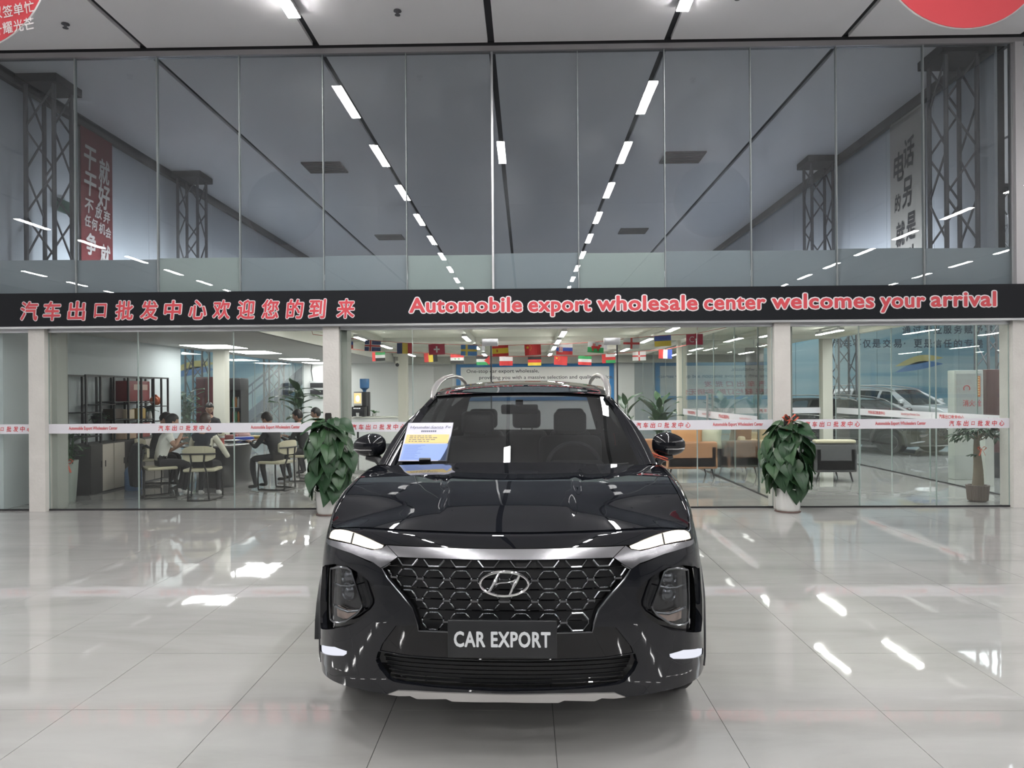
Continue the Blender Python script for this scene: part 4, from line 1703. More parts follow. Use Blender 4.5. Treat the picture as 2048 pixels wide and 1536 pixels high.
# partition between the middle and the right office
PX = 3.53
y = FY + .35
for (y0, y1) in ((10.35, 11.32), (11.34, 12.6), (12.6, 14.0), (14.0, 15.4), (15.4, 16.78), (17.02, 18.8), (18.8, 20.6), (20.6, 22.4), (22.4, 24.15)):
    pane('pane', PX - .006, PX + .006, y0 + .003, y1 - .003, .02, 2.72)
mb = MB(); mb.box(PX - .012, PX + .012, 10.3, 24.15, 0, .02); struct(mb.build('trim_60', black_m))
mb = MB(); mb.box(PX - .013, PX + .013, 11.32, 11.34, .02, 2.3); struct(mb.build('door_edge', black_m))
mb = MB(); mb.box(PX - .03, PX + .03, 10.3, 24.15, 2.66, 2.74); struct(mb.build('trim_61', beam_m))
# handle of the sliding leaf
hr = struct(link('door_3_handle', None))
for dx in (-.05, .05):
    mb = MB(); mb.tube([(PX + dx, 14.3, .46), (PX + dx, 14.3, 1.52)], .022, n=10); mb.build('grip', alu_m, hr)
mb = MB(); mb.tube([(PX - .05, 14.3, .70), (PX + .05, 14.3, .70)], .01, n=8); mb.tube([(PX - .05, 14.3, 1.34), (PX + .05, 14.3, 1.34)], .01, n=8); mb.build('standoff', alu_m, hr)
# side and back glass of the right office
y = 10.3
while y < 16.9:
    pane('pane', 7.0, 7.012, y + .003, min(y + 1.34, 16.9) - .003, .02, 2.83); y += 1.345
mb = MB(); mb.box(6.99, 7.02, 10.2, 17, 0, .02); struct(mb.build('trim_62', black_m))
for a, b in ((3.6, 5.2), (5.2, 6.75)):
    pane('pane', a + .003, b - .003, 17.0, 17.012, .02, 2.8)
mb = MB(); mb.box(3.5, 7.1, 16.95, 17.05, 2.78, 2.86); struct(mb.build('trim_63', beam_m))
mb = MB(); mb.box(6.95, 7.1, 10.15, 17.05, 2.76, 2.86); struct(mb.build('trim_64', cein))
# tapes on those
for nm, lab, bx_, txt in (('t', 'white safety tape on the glass partition beside the sofas', (PX - .009, PX - .007, 11.36, 16.7), 'x'),
                          ('t', 'white safety tape on the far glass behind the grey armchair', (3.65, 6.7, 16.985, 16.99), 'y'),
                          ('t', 'white safety tape on the side glass in front of the parked cars', (6.985, 6.99, 10.4, 16.8), 'x')):
    t = thing('safety_tape', lab, 'tape', (0, 0, 0), 0, 'warning tape on the inner glass')
    mb = MB(); mb.box(*bx_, 1.052, 1.182); mb.build('strip', tape_m, t)
    if txt == 'y':
        for i, c in enumerate('汽车出口批发中心'):
            text_fit('lettering', c, tred, t, Matrix.Translation((5.35 + i * .1, 16.983, 1.117)), .072, .075, bold=.02)
    else:
        x = bx_[0] - .001
        yy = bx_[2] + .6
        while yy < bx_[3] - .9:
            text_fit('lettering', 'Automobile Export Wholesalers Center', tred, t, rotM((x, yy, 1.117), -PI / 2), .67, .055)
            text_fit('lettering', '汽车出口批发中心', tred, t, rotM((x, yy + 1.3, 1.117), -PI / 2), .72, .07, bold=.02)
            yy += 2.6

# office lamps
l2 = batten(1.2, .10, lamp2_m)
l2['group'] = 'slim lamps under the office ceiling'
cm = CH(l2)
spots = [(-3.3, 12.4), (-3.3, 14.9), (-3.3, 17.4), (-1.2, 12), (-1.2, 15), (-1.2, 18), (.70, 11.8), (.70, 14.0), (.70, 16.2), (.70, 18.4), (2.6, 13), (2.6, 16), (2.6, 19.5),
         (4.8, 11.8), (4.8, 14.6), (6.1, 12.2), (6.1, 15), (-1.2, 21.5), (.70, 21.5), (-3.3, 21.2), (2.6, 22.2)]  # final pair of lamps added to brighten the slogan board
for i, (x, y) in enumerate(spots):
    o = l2 if i == 0 else copy_tree(l2, cm)
    o.location = (x, y, 2.72 if x in (-3.3, -1.2, .70, 2.6, 4.8) else 2.785)
    kk = [q for q in spots if q[0] == x]
    o['label'] = '%s slim lamp from the glass, office ceiling, %s' % (ORD[sorted(kk).index((x, y))], {-3.3: 'leftmost beam', -1.2: 'beam left of the board', .70: 'beam above the board', 2.6: 'beam beside the partition', 4.8: 'beam right of the partition', 6.1: 'panel above the grey armchair'}[x])
# four panel lights of the meeting room
for i, (px, py) in enumerate(((430, 688.5), (510, 700.5), (600, 715.5), (640, 723))):
    Y = .98 * 1480 / (785 - py)
    p = at(px, py, Y)
    w = (.90, .85, .80, .80)[i]
    t = thing('panel_light', ['square ceiling light of the meeting room, nearest one above the table', 'square ceiling light of the meeting room, second from the front',
                              'square ceiling light of the meeting room, third from the front', 'farthest square ceiling light of the meeting room beside the column'][i],
              'lamp', (p.x, Y, 2.56), 0, 'square ceiling lights of the meeting room')
    mb = MB(); mb.box(-w / 2 - .02, w / 2 + .02, -.62, .62, -.012, 0); mb.build('frame', beam_m, t)
    mb = MB(); mb.box(-w / 2, w / 2, -.60, .60, -.016, -.012); mb.build('diffuser', panel_m, t)


# ------------------------------------------------------------------ plants
leaf_dark = mat('leaf_dark', (.022, .060, .026), .38, noise=(9, .35))
leaf_mid = mat('leaf_mid', (.035, .085, .034), .38, noise=(9, .35))
pot_white = mat('pot_white', (.66, .66, .64), .25, coat=.6)
pot_green = mat('pot_pale_green', (.42, .46, .42), .4)
soil_m = mat('soil', (.03, .022, .016), .9)
bark_m = mat('bark', (.16, .13, .09), .8, noise=(14, .35))
ribbon_m = mat('ribbon_red', (.62, .12, .07), .5)


def leaf_mesh(kind, L=1.0, W=.7):
    """leaf from the origin along +x, blade up; heart or blade shaped, cupped along the midrib"""
    n, k = 8, 2
    vs, fs = [], []
    for i in range(n + 1):
        t = i / n
        if kind == 'heart':
            w = (math.sin(PI * min(1, t * .96 + .04) ** .62)) ** .85 * (1 - t * .25)
            w = max(w, .0)
        else:
            w = math.sin(PI * t ** .8) ** .8
        x = t * L
        z = -.28 * L * t * t
        for j in range(-k, k + 1):
            s = j / k
            back = -.14 * L * abs(s) * max(0, 1 - t * 5) if kind == 'heart' else 0
            vs.append((x + back, s * w * W * L / 2, z + .16 * W * L * w * abs(s) - .10 * L * abs(s) * t))
    m_ = 2 * k + 1
    for i in range(n):
        for j in range(2 * k):
            fs.append((i * m_ + j, (i + 1) * m_ + j, (i + 1) * m_ + j + 1, i * m_ + j + 1))
    return vs, fs


def leaf_data(kind, L, W, m, name='leaf'):
    v, f = leaf_mesh(kind, L, W)
    mb = MB()
    mb.add(v, f, 0, True)
    mb.tube([(-.18 * L, 0, .10 * L), (0, 0, 0), (.5 * L, 0, -.07 * L + .004), (.9 * L, 0, -.22 * L)], [.005, .005, .003, .001], n=4)
    return mb.mesh(name, m)


heart = [leaf_data('heart', .22, 1.0, leaf_mid), leaf_data('heart', .18, 1.0, leaf_dark), leaf_data('heart', .245, .96, leaf_dark)]


def put_leaf(me, parent, p, yaw, pitch, roll=0.0, s=1.0):
    o = link('leaf', me, parent)
    o.matrix_local = Matrix.Translation(p) @ Matrix.Rotation(yaw, 4, 'Z') @ Matrix.Rotation(pitch, 4, 'Y') @ Matrix.Rotation(roll, 4, 'X') @ Matrix.Scale(s, 4)
    return o


def bow(parent, p, s=.1, as_thing=None):
    mb = MB()
    for sg in (-1, 1):
        mb.tube([p, p + Vector((sg * s * .6, -.01, s * .55)), p + Vector((sg * s * 1.0, -.015, s * .25)), p + Vector((sg * s * .5, -.01, -.02)), p], [s * .05, s * .22, s * .26, s * .16, s * .05], n=6, flat=.35)
        mb.tube([p, p + Vector((sg * s * .35, -.02, -s * .7)), p + Vector((sg * s * .7, -.02, -s * 1.6))], [s * .08, s * .16, s * .18], n=5, flat=.25)
    return mb.build('ribbon', ribbon_m, parent, label='orange red ribbon bow')


def pothos(label, loc, h, seed, red):
    r = random.Random(seed)
    root = thing('potted_pothos', label, 'plant', loc, r.random(), 'pothos totems in white pots')
    mb = MB()
    mb.lathe([(.13, 0), (.145, .012), (.155, .05), (.175, .28), (.182, .31), (.165, .31), (.155, .28), (.02, .27)], 12)
    mb.build('pot', pot_white, root)
    mb = MB(); mb.lathe([(.155, .0), (.165, .004), (.16, .016), (.13, .018)], 24); mb.build('saucer', mat('saucer_brown', (.10, .05, .04), .5), root)
    mb = MB(); mb.lathe([(.04, .27), (.042, h), (.035, h + .02), (.002, h + .02)], 14); mb.build('moss_pole', mat('moss_pole', (.02, .018, .016), .9), root)
    n = 95
    for i in range(n):
        t = (i + .5) / n
        z = .36 + (h - .42) * t
        a = i * 2.39996 + r.uniform(-.3, .3)
        rad = .13 + .19 * math.sin(PI * min(1, t * .85 + .12)) * r.uniform(.5, 1.1)
        p = Vector((rad * .75 * math.cos(a), rad * .75 * math.sin(a), z))
        a2 = a + r.uniform(-.6, .6)
        if math.sin(a) > .25 and root is not None:
            a2 = r.choice((-.3, PI + .3)) + r.uniform(-.3, .3)
            p = p * 1.0
            p.y = min(p.y, .10)
        M_ = Matrix.Rotation(-root.rotation_euler.z, 4, 'Z')
        put_leaf(heart[i % 3], root, M_ @ p, a2 - root.rotation_euler.z, R(r.uniform(28, 70)) if t < .85 else R(r.uniform(-10, 40)), R(r.uniform(-30, 30)), r.uniform(.85, 1.2))
    if red:
        bow(root, Vector((-.02, -.10, h - .02)), .11)
    return root


pL = floor_at(652, 1032)
pothos('lush pothos on a pole in a white pot left of the car', (pL.x, pL.y + .14, 0), 1.30, 3, False)
pR = floor_at(1583, 1026)
pothos('lush pothos with an orange red bow in a white pot right of the car', (pR.x, pR.y + .14, 0), 1.22, 8, True)


def blade_plant(name, label, loc, h, n, L, W, seed, pot, group=None, kind='blade', up=(20, 70), pot_h=.35, pot_r=.16, m=None, stem_h=.3, dens=1.0):
    r = random.Random(seed)
    root = thing(name, label, 'plant', loc, 0, group)
    mb = MB()
    mb.lathe([(pot_r * .72, 0), (pot_r * .76, .02), (pot_r, pot_h), (pot_r * .9, pot_h), (pot_r * .88, pot_h - .04), (.01, pot_h - .04)], 20)
    mb.build('pot', pot, root)
    me = [leaf_data(kind, L, W, m or leaf_dark), leaf_data(kind, L * .8, W, leaf_mid if m is None else m)]
    for i in range(n):
        a = i * 2.39996
        z = pot_h + stem_h + (h - pot_h - stem_h - L * .5) * (i / n)
        rad = .03 + .10 * r.random()
        p = Vector((rad * math.cos(a), rad * math.sin(a), z))
        mb = MB(); mb.tube([(0, 0, pot_h - .05), (p.x * .6, p.y * .6, z * .6 + .1), p], [.012, .009, .006], n=5)
        st = mb.build('stem', leaf_mid, root)
        o = link('leaf', me[i % 2], root)
        el = R(r.uniform(*up))
        o.matrix_local = Matrix.Translation(p) @ Matrix.Rotation(a, 4, 'Z') @ Matrix.Rotation(-el, 4, 'Y') @ Matrix.Scale(r.uniform(.8, 1.15), 4)
    return root


def inpos(px, Y):
    return (at(px, 820, Y).x, Y, 0)


blade_plant('potted_plant', 'broad upright leaf plant in the middle office, right of the car roof', inpos(1318, 16.0), 1.62, 20, .48, .42, 4, pot_white, group='office plants', up=(25, 82))
blade_plant('potted_plant', 'slim broad leaf plant just beside the car roof on the right', inpos(1252, 15.9), 1.66, 9, .42, .42, 7, pot_white, group='office plants', up=(40, 85))
blade_plant('potted_plant', 'dark broad leaf plant behind the seated people, left of the second column', inpos(598, 15.2), 2.0, 18, .50, .40, 9, pot_white, group='office plants', up=(10, 80), stem_h=.7)
blade_plant('potted_plant', 'dark bushy plant behind the table in front of the dark red panel', inpos(372, 16.2), 1.80, 60, .30, .34, 12, pot_green, group='office plants', up=(-20, 60), stem_h=.2)
q = blade_plant('potted_plant', 'dark shrub with an orange ribbon in a tall pale pot beside the first column', (at(131, 900, 10.75).x, 10.75, 0), 1.22, 46, .22, .36, 13, pot_green, up=(-25, 55), pot_h=.62, pot_r=.17, stem_h=.02)
bow(q, Vector((.12, -.15, .60)), .09)


# money tree beside the last column
def money_tree(loc):
    r = random.Random(21)
    root = thing('money_tree', 'small tree with a thick ringed trunk in a ribbed brown pot by the last column', 'plant', loc)
    mb = MB()
    n = 28
    vs, fs = [], []
    prof = [(.10, 0), (.125, .02), (.14, .20), (.145, .23), (.12, .23), (.115, .19), (.01, .19)]
    for rr, z in prof:
        for j in range(n * 2):
            a = 2 * PI * j / (n * 2)
            q_ = rr * (1 + (.035 if j % 2 else -.02) * (z > .01 and rr > .09))
            vs.append((q_ * math.cos(a), q_ * math.sin(a), z))
    for i in range(len(prof) - 1):
        for j in range(n * 2):
            fs.append((i * 2 * n + j, i * 2 * n + (j + 1) % (2 * n), (i + 1) * 2 * n + (j + 1) % (2 * n), (i + 1) * 2 * n + j))
    mb.add(vs, fs, 0, True)
    mb.build('pot', mat('pot_brown', (.13, .10, .085), .6), root)
    pts, rad = [], []
    for i in range(25):
        t = i / 24
        pts.append((.01 * math.sin(t * 5), 0, .17 + .70 * t)); rad.append((.075 - .042 * t) * (1 + .05 * (i % 2)))
    mb = MB(); mb.tube(pts, rad, n=12); mb.build('trunk', bark_m, root)
    me = leaf_data('blade', .17, .34, leaf_dark)
    for k in range(15):
        a = k * 2.39996
        ln = r.uniform(.10, .26)
        c = Vector((ln * math.cos(a), ln * math.sin(a), .90 + r.uniform(-.02, .16)))
        mb = MB(); mb.tube([(0, 0, .84), c * .6 + Vector((0, 0, .38)), c], [.008, .005, .004], n=5); mb.build('twig', bark_m, root)
        for j in range(6):
            put_leaf(me, root, c, a + (j - 2.5) * .62, R(r.uniform(-8, 25)), 0, r.uniform(.8, 1.1))
    for k in range(5):
        put_leaf(me, root, Vector((-.03, -.02, .66)), PI + .9 * (k - 2) * .5, R(-5), 0, .7)
    bow(root, Vector((.02, -.06, .74)), .06)
    return root


mt = floor_at(1966, 1005)
money_tree((mt.x, mt.y + .12, 0))

# red ribbon tied round the right mirror arm, a faint one on the left
for sg, lab in ((1, 'thin red ribbon tied round the arm of the right-hand door mirror'), (-1, 'thin reddish ribbon end at the foot of the left-hand door mirror')):
    mb = MB()
    c = CARM @ Vector((.885 * sg, 1.575, 1.155))
    for k in range(2):
        ringp = [c + Vector((.048 * math.cos(a), .04 * math.sin(a), .014 * k - .35 * sg * .048 * math.cos(a) + .0 * k)) for a in np.linspace(0, 2 * PI, 17)]
        if sg > 0:
            mb.tube(ringp, .006, n=5, flat=.6)
    if sg < 0:
        c = CARM @ Vector((.868 * sg, 1.552, 1.10))
        mb.tube([c + Vector((0, 0, .02)), c + Vector((-.012, -.012, -.01)), c + Vector((.01, -.014, -.035))], [.01, .012, .008], n=5, flat=.5)
    else:
        mb.tube([c + Vector((-.045, -.02, .02)), c + Vector((-.06, -.03, -.01)), c + Vector((-.04, -.035, -.05))], [.006, .007, .005], n=5, flat=.5)
    tag(mb.build('ribbon', ribbon_m), lab, 'ribbon')

# price card on the windscreen
wm = wind(np.array(-.3), np.array(.5)) - wind(np.array(-.3), np.array(.0))
slope = math.atan2(float(wm[2]), float(wm[1]))
base = wind(np.array(-.76), np.array(.02))
cardM = CARM @ Matrix.Translation((-.722, float(base[1]) + .030, float(base[2]) + .028)) @ Matrix.Rotation(slope - PI / 2 + R(1), 4, 'X')
card = thing('price_card', 'printed card with yellow and blue blocks on the windscreen', 'card')
card.matrix_world = cardM
CW, CH_ = .300, .405
mb = MB(); mb.box(0, CW, 0, .004, 0, CH_); mb.build('board', mat('card_edge', (.02, .02, .025), .4), card)
mb = MB(); mb.box(.003, CW - .003, -.001, 0, .003, CH_ - .004); mb.build('sheet', mat('card_white', (.46, .46, .56), .4), card)
mb = MB(); mb.box(.012, CW - .014, -.002, -.001, .180, .272); mb.build('yellow_block', mat('card_yellow', (.56, .42, .15), .5), card)
mb = MB(); mb.box(.008, CW - .012, -.002, -.001, .010, .172); mb.build('blue_block', mat('card_blue', (.17, .26, .56), .5), card)
grey_ink = mat('grey_ink', (.10, .10, .13), .6)
text_fit('lettering', 'Hyundai Santa Fe', grey_ink, card, Matrix.Translation((.155, -.0022, .345)), .262, .036, shear=.1)
mb = MB()
for k in range(8):
    mb.box(.100 + k * .0125, .110 + k * .0125, -.0022, -.001, .300, .316)
mb.build('print', grey_ink, card)
rr = random.Random(4)
mb = MB()
for k in range(4):
    x = .035
    while x < .18 + rr.uniform(-.02, .03):
        w = rr.uniform(.010, .03); mb.box(x, x + w, -.0026, -.002, .196 + k * .019, .202 + k * .019); x += w + .006
mb.build('print', grey_ink, card)
mb = MB()
for k in range(11):
    mb.box(.022, .022 + rr.uniform(.06, .13), -.0026, -.002, .024 + k * .0132, .0275 + k * .0132)
mb.build('print', mat('blue_ink', (.13, .2, .5), .6), card)
mb = MB(); mb.rbox(.13, .20, -.018, .006, -.006, .014, .004); mb.build('clip', mat('clip_black', (.01, .01, .011), .4), card)

# ------------------------------------------------------------------ red round hanging boards
for n, (px, py, lab) in enumerate(((-64, -70, 'red round hanging board with white lettering in the top left corner'), (1925, -119, 'plain red round hanging board in the top right corner'))):
    Y = 6.0
    p = at(px, py, Y)
    r_ = 174 / 1480 * Y
    t = thing('round_board', lab, 'sign', p, R(-4 if n == 0 else 3), 'red round boards under the ceiling')
    mb = MB(); mb.lathe([(r_, -.012), (r_ + .004, 0), (r_, .012)], 64, 0, Matrix.Rotation(PI / 2, 4, 'X')); mb.build('disc', signred, t)
    mb = MB(); mb.lathe([(r_ - .004, .0125), (r_ - .004, .016), (.001, .016)], 64, 0, Matrix.Rotation(-PI / 2, 4, 'X')); mb.build('back_sheet', mat('board_back', (.25, .25, .26), .6), t)
    mb = MB(); mb.tube([(r_ * math.cos(a), 0, r_ * math.sin(a)) for a in np.linspace(0, 2 * PI, 65)], .009, n=6, cap=False); mb.build('rim', mat('board_rim', (.6, .58, .58), .4), t)
    for sg in (-1, 1):
        mb = MB(); mb.tube([(sg * .3, 0, r_ * .9), (sg * .3, 0, CZ - p.z)], .004, n=5); mb.build('wire', alu_m, t)
    if n == 0:
        wm_ = mat('board_white', (.72, .68, .68), .5)
        for row, py_ in (('双签单忙', 27), ('升耀光芒', 57)):
            for i, c in enumerate(row):
                q_ = at(-4 + i * 22.5, py_ - i * 3.3 + (0 if row[0] == '双' else 3), Y - .03)
                M = t.matrix_basis.inverted() if False else None
                off = q_ - p
                text_fit('lettering', c, wm_, t, Matrix.Translation((off.x + off.y * .07, -.016, off.z)) @ Matrix.Rotation(R(8), 4, 'Y').inverted(), .085, .098, bold=.012)

# ------------------------------------------------------------------ flags on two strings
FW, FH = .25, .165
fcol = {'w': (.72, .72, .72), 'r': (.60, .05, .05), 'b': (.04, .08, .36), 'y': (.75, .56, .06), 'k': (.02, .02, .02), 'g': (.05, .36, .12), 'n': (.02, .04, .16), 'c': (.05, .22, .55), 'm': (.45, .02, .06), 'o': (.60, .16, .05)}
fm = {k: mat('flag_' + k, v, .7) for k, v in fcol.items()}
keys = list(fcol)


def flag(kind, w, h):
    """cloth with geometry of its stripes; x across, z down from the string"""
    mb = MB()
    wave = lambda x: .008 * math.sin(x / w * 7)

    def rect(x0, x1, z0, z1, c, lift=0.0):
        n = max(1, int(round((x1 - x0) * 8)))
        for q in (-1, 1):
            vs, fs = [], []
            for i in range(n + 1):
                x = (x0 + (x1 - x0) * i / n - .5) * w
                for z in (z0, z1):
                    vs.append((x, wave(x) - q * -(.0008 + lift) if q > 0 else wave(x) - (.0008 + lift), -h * (1 - z)))
            for i in range(n):
                f = (2 * i, 2 * i + 2, 2 * i + 3, 2 * i + 1)
                fs.append(f if q < 0 else f[::-1])
            mb.add(vs, fs, keys.index(c), False)

    def H(*cs):
        n = len(cs)
        for i, c in enumerate(cs):
            rect(0, 1, 1 - (i + 1) / n, 1 - i / n, c)

    def V(*cs):
        n = len(cs)
        for i, c in enumerate(cs):
            rect(i / n, (i + 1) / n, 0, 1, c)

    def cross(bg, c, inner=None, cx=.36, t=.2, ti=.1):
        rect(0, 1, 0, 1, bg)
        rect(0, 1, .5 - t / 2, .5 + t / 2, c, .0006); rect(cx - t * .33, cx + t * .33, 0, 1, c, .0006)
        if inner:
            rect(0, 1, .5 - ti / 2, .5 + ti / 2, inner, .0012); rect(cx - ti * .33, cx + ti * .33, 0, 1, inner, .0012)

    def star(cx, cz, rr_, c):
        vs = [(((cx - .5) * w), wave((cx - .5) * w) - .0022, -h * (1 - cz))]
        for k in range(10):
            a = PI / 2 + k * PI / 5
            q = rr_ * (1 if k % 2 == 0 else .4)
            x = (cx - .5) * w + q * h * math.cos(a)
            vs.append((x, wave(x) - .0022, -h * (1 - cz) + q * h * math.sin(a)))
        mb.add(vs, [(0, 1 + k, 1 + (k + 1) % 10) for k in range(10)], keys.index(c))
    if kind == 'china':
        rect(0, 1, 0, 1, 'r'); star(.18, .74, .17, 'y')
        for cx, cz in ((.34, .9), (.40, .76), (.40, .62), (.34, .5)): star(cx, cz, .055, 'y')
    elif kind == 'swiss':
        rect(0, 1, 0, 1, 'm'); rect(.32, .68, .43, .57, 'w', .0006); rect(.455, .545, .2, .8, 'w', .0006)
    elif kind == 'iceland': cross('n', 'w', 'r', .36, .26, .13)
    elif kind == 'sweden': cross('c', 'y', None, .36, .2)
    elif kind == 'england': cross('w', 'r', None, .5, .2)
    elif kind == 'ulster': cross('w', 'r', None, .5, .16); star(.5, .5, .16, 'w')
    elif kind == 'romania': V('n', 'y', 'r')
    elif kind == 'france': V('r', 'w', 'b')
    elif kind == 'belgium': V('r', 'y', 'k')
    elif kind == 'spain':
        rect(0, 1, 0, .25, 'r'); rect(0, 1, .25, .75, 'y'); rect(0, 1, .75, 1, 'r'); rect(.26, .36, .38, .62, 'o', .0008)
    elif kind == 'slovakia':
        H('w', 'b', 'r'); rect(.16, .40, .24, .76, 'w', .0006); rect(.19, .37, .30, .72, 'r', .0012); rect(.265, .295, .38, .68, 'w', .0018); rect(.22, .34, .54, .58, 'w', .0018)
    elif kind == 'wales':
        rect(0, 1, .5, 1, 'w'); rect(0, 1, 0, .5, 'g'); rect(.22, .78, .38, .62, 'r', .0006); rect(.30, .46, .58, .86, 'r', .0006); rect(.28, .36, .16, .42, 'r', .0006); rect(.62, .70, .16, .42, 'r', .0006); rect(.66, .86, .60, .76, 'r', .0006)
    elif kind == 'ukraine': H('b', 'y')
    elif kind == 'turkey':
        rect(0, 1, 0, 1, 'm'); star(.6, .5, .14, 'w')
        for k in range(9):
            a = PI / 3 + k * PI * 4 / 3 / 8
            star(.36 + .15 * math.cos(a), .5 + .24 * math.sin(a), .07, 'w')
    elif kind == 'russia': H('w', 'b', 'r')
    elif kind == 'syria': H('r', 'w', 'k'); star(.36, .5, .12, 'g'); star(.64, .5, .12, 'g')
    elif kind == 'palestine':
        H('k', 'w', 'g')
        vs = [(.5 * w, -.004, 0), (.5 * w, -.004, -h), (.08 * w, -.004, -h / 2)]
        mb.add(vs, [(0, 1, 2)], keys.index('r'))
    elif kind == 'poland': H('w', 'r')
    elif kind == 'germany': H('k', 'r', 'y')
    elif kind == 'iran': H('g', 'w', 'r')
    elif kind == 'oman':
        H('w', 'r', 'g'); rect(0, .28, 0, 1, 'r', .0006)
    elif kind == 'emirates':
        H('g', 'w', 'k'); rect(0, .25, 0, 1, 'r', .0006)
    return mb


desc = {'china': 'red with yellow stars', 'swiss': 'dark red with a white cross', 'iceland': 'navy with a red and white cross', 'sweden': 'blue with a yellow cross', 'england': 'white with a red cross',
        'ulster': 'white with a thin red cross and star', 'romania': 'navy, yellow and red uprights', 'france': 'red, white and blue uprights', 'belgium': 'red, yellow and black uprights', 'spain': 'red and yellow bands',
        'slovakia': 'white, blue and red bands with a shield', 'wales': 'white and green with a red beast', 'ukraine': 'blue over yellow', 'turkey': 'dark red with a white crescent', 'russia': 'white, blue and red bands',
        'syria': 'red, white and black bands with green stars', 'palestine': 'black, white and green with a red wedge', 'poland': 'white over red', 'germany': 'black, red and yellow bands', 'iran': 'green, white and red bands',
        'oman': 'white, red and green with a red edge', 'emirates': 'green, white and black with a red edge'}
S1 = [('russia', 690, 676), ('iceland', 746, 681), ('romania', 810, 686), ('swiss', 873, 688), ('sweden', 938, 690), ('spain', 1000, 691), ('china', 1065, 689), ('slovakia', 1129, 688), ('wales', 1192, 684), ('england', 1263, 676), ('ukraine', 1325, 671), ('turkey', 1389, 668)]
S2 = [('emirates', 757, 704), ('belgium', 861, 706), ('syria', 914, 709), ('palestine', 966, 712), ('poland', 1012, 713), ('germany', 1069, 713), ('china', 1122, 712), ('iran', 1170, 712), ('oman', 1217, 708), ('ulster', 1278, 703), ('france', 1331, 699)]
for si, (S, Y, w, h) in enumerate(((S1, 11.4, .25, .165), (S2, 13.1, .235, .16))):
    pts = []
    for kind, px, py in S:
        p = at(px, py, Y)
        o = flag(kind, w, h).build('flag', [fm[k] for k in keys], None, p)
        o.rotation_euler = (0, random.uniform(-.06, .06), random.uniform(-.12, .12))
        tag(o, 'small flag, %s, on the %s string' % (desc[kind], 'front' if si == 0 else 'rear'), 'flag', 'little flags on strings behind the glass')
        pts.append(p)
    a = pts[0] + Vector((-.5, 0, .06)); b = pts[-1] + Vector((.5, 0, .10))
    mb = MB(); mb.tube([a] + pts + [b], .004, n=5)
    # tied to the office beams
    mb.tube([a, (a.x - .1, a.y, 2.83)], .003, n=4); mb.tube([b, (b.x + .1, b.y, 2.83)], .003, n=4)
    tag(mb.build('flag_string', mat('string_red', (.45, .06, .05), .7)), ['thin red string carrying the front row of flags', 'thin red string carrying the rear row of flags'][si], 'string')

# ------------------------------------------------------------------ slogan board on the back wall
bl, br, bt, bb = at(912, 727, 24.1), at(1228, 727, 24.1), 2.52, 1.30
xm, bw = (bl.x + br.x) / 2, (br.x - bl.x)
brd = thing('slogan_board', 'white rounded wall board with a blue border and slogan above the car roof', 'sign', (xm, 24.15, 0))
mb = MB(); mb.rbox(-bw / 2, bw / 2, -.03, .03, bb, bt, .02, 2); mb.build('border', mat('board_blue', (.05, .22, .50), .5), brd)
mb = MB(); mb.rbox(-bw / 2 + .15, bw / 2 - .15, -.045, -.02, bb + .12, bt - .12, .012, 2); mb.build('face', mat('board_face', (.84, .85, .83), .5), brd)
dk = mat('board_ink', (.10, .11, .12), .6)
text_fit('lettering', 'One-stop car export wholesale,', dk, brd, Matrix.Translation((-1.05, -.046, 2.255)), 2.36, .15, bold=.012)
text_fit('lettering', 'providing you with a massive selection and quality service.', dk, brd, Matrix.Translation((.36, -.046, 2.045)), 4.35, .15, bold=.012)
text_fit('lettering', '汽 车 出 口 批 发', tred, brd, Matrix.Translation((0, -.046, 1.80)), 2.0, .19, bold=.01, shear=.12)
text_fit('lettering', '海量选择 轻松订购 购销无忧', tred, brd, Matrix.Translation((0, -.046, 1.55)), 3.6, .19, bold=.01, shear=.12)
mb = MB(); mb.box(at(868, 800, 24.2).x, at(905, 800, 24.2).x, 24.17, 24.2, 0, 2.45); struct(mb.build('door_1', mat('door_grey', (.52, .53, .52), .5)))
mb = MB(); mb.rbox(at(901, 800, 24.2).x - .02, at(901, 800, 24.2).x + .02, 24.10, 24.17, 1.0, 1.12, .008); struct(mb.build('door_1_handle', alu_m))

# coffee corner
cx = at(716, 840, 21.9).x
t = thing('counter', 'low white counter at the back wall under the coffee machine', 'counter', (cx + .5, 22.2, 0))
mb = MB(); mb.box(-1.5, 1.7, -.28, .45, .08, .84); mb.build('body', wallw, t)
mb = MB(); mb.box(-1.53, 1.73, -.31, .48, .84, .88); mb.build('worktop', beam_m, t)
mb = MB(); mb.box(-1.45, 1.65, -.24, .24, 0, .08); mb.build('plinth', dk, t)
for k in range(4):
    mb = MB(); mb.box(-1.48 + k * .79, -.71 + k * .79, -.295, -.281, .12, .80); mb.build('door', wallw, t)
t = thing('coffee_machine', 'black coffee machine with a lit picture panel on the counter', 'coffee machine', (cx, 22.1, .88))
mb = MB(); mb.rbox(-.19, .19, -.2, .2, 0, .30, .02); mb.rbox(-.15, .22, -.1, .2, .30, .74, .02); mb.build('body', black_m, t)
mb = MB(); mb.box(-.15, .10, -.125, -.101, .33, .72); mb.build('front_frame', beam_m, t)
mb = MB(); mb.box(-.13, .08, -.130, -.1255, .40, .70); mb.build('screen', emis('coffee_screen', (1.0, .62, .28), 1.6), t)
mb = MB(); mb.ball((-.02, -.131, .54), (.06, .004, .10), seg=16); mb.build('cup_picture', emis('coffee_cup', (1.0, .88, .70), 2.2), t)
for k in range(4):
    mb = MB(); mb.ball((-.11 + k * .055, -.205, .25), (.014, .006, .014)); mb.build('button', emis('button_light', (1, 1, 1), 3) if 'button_light' not in MATS else MATS['button_light'], t)
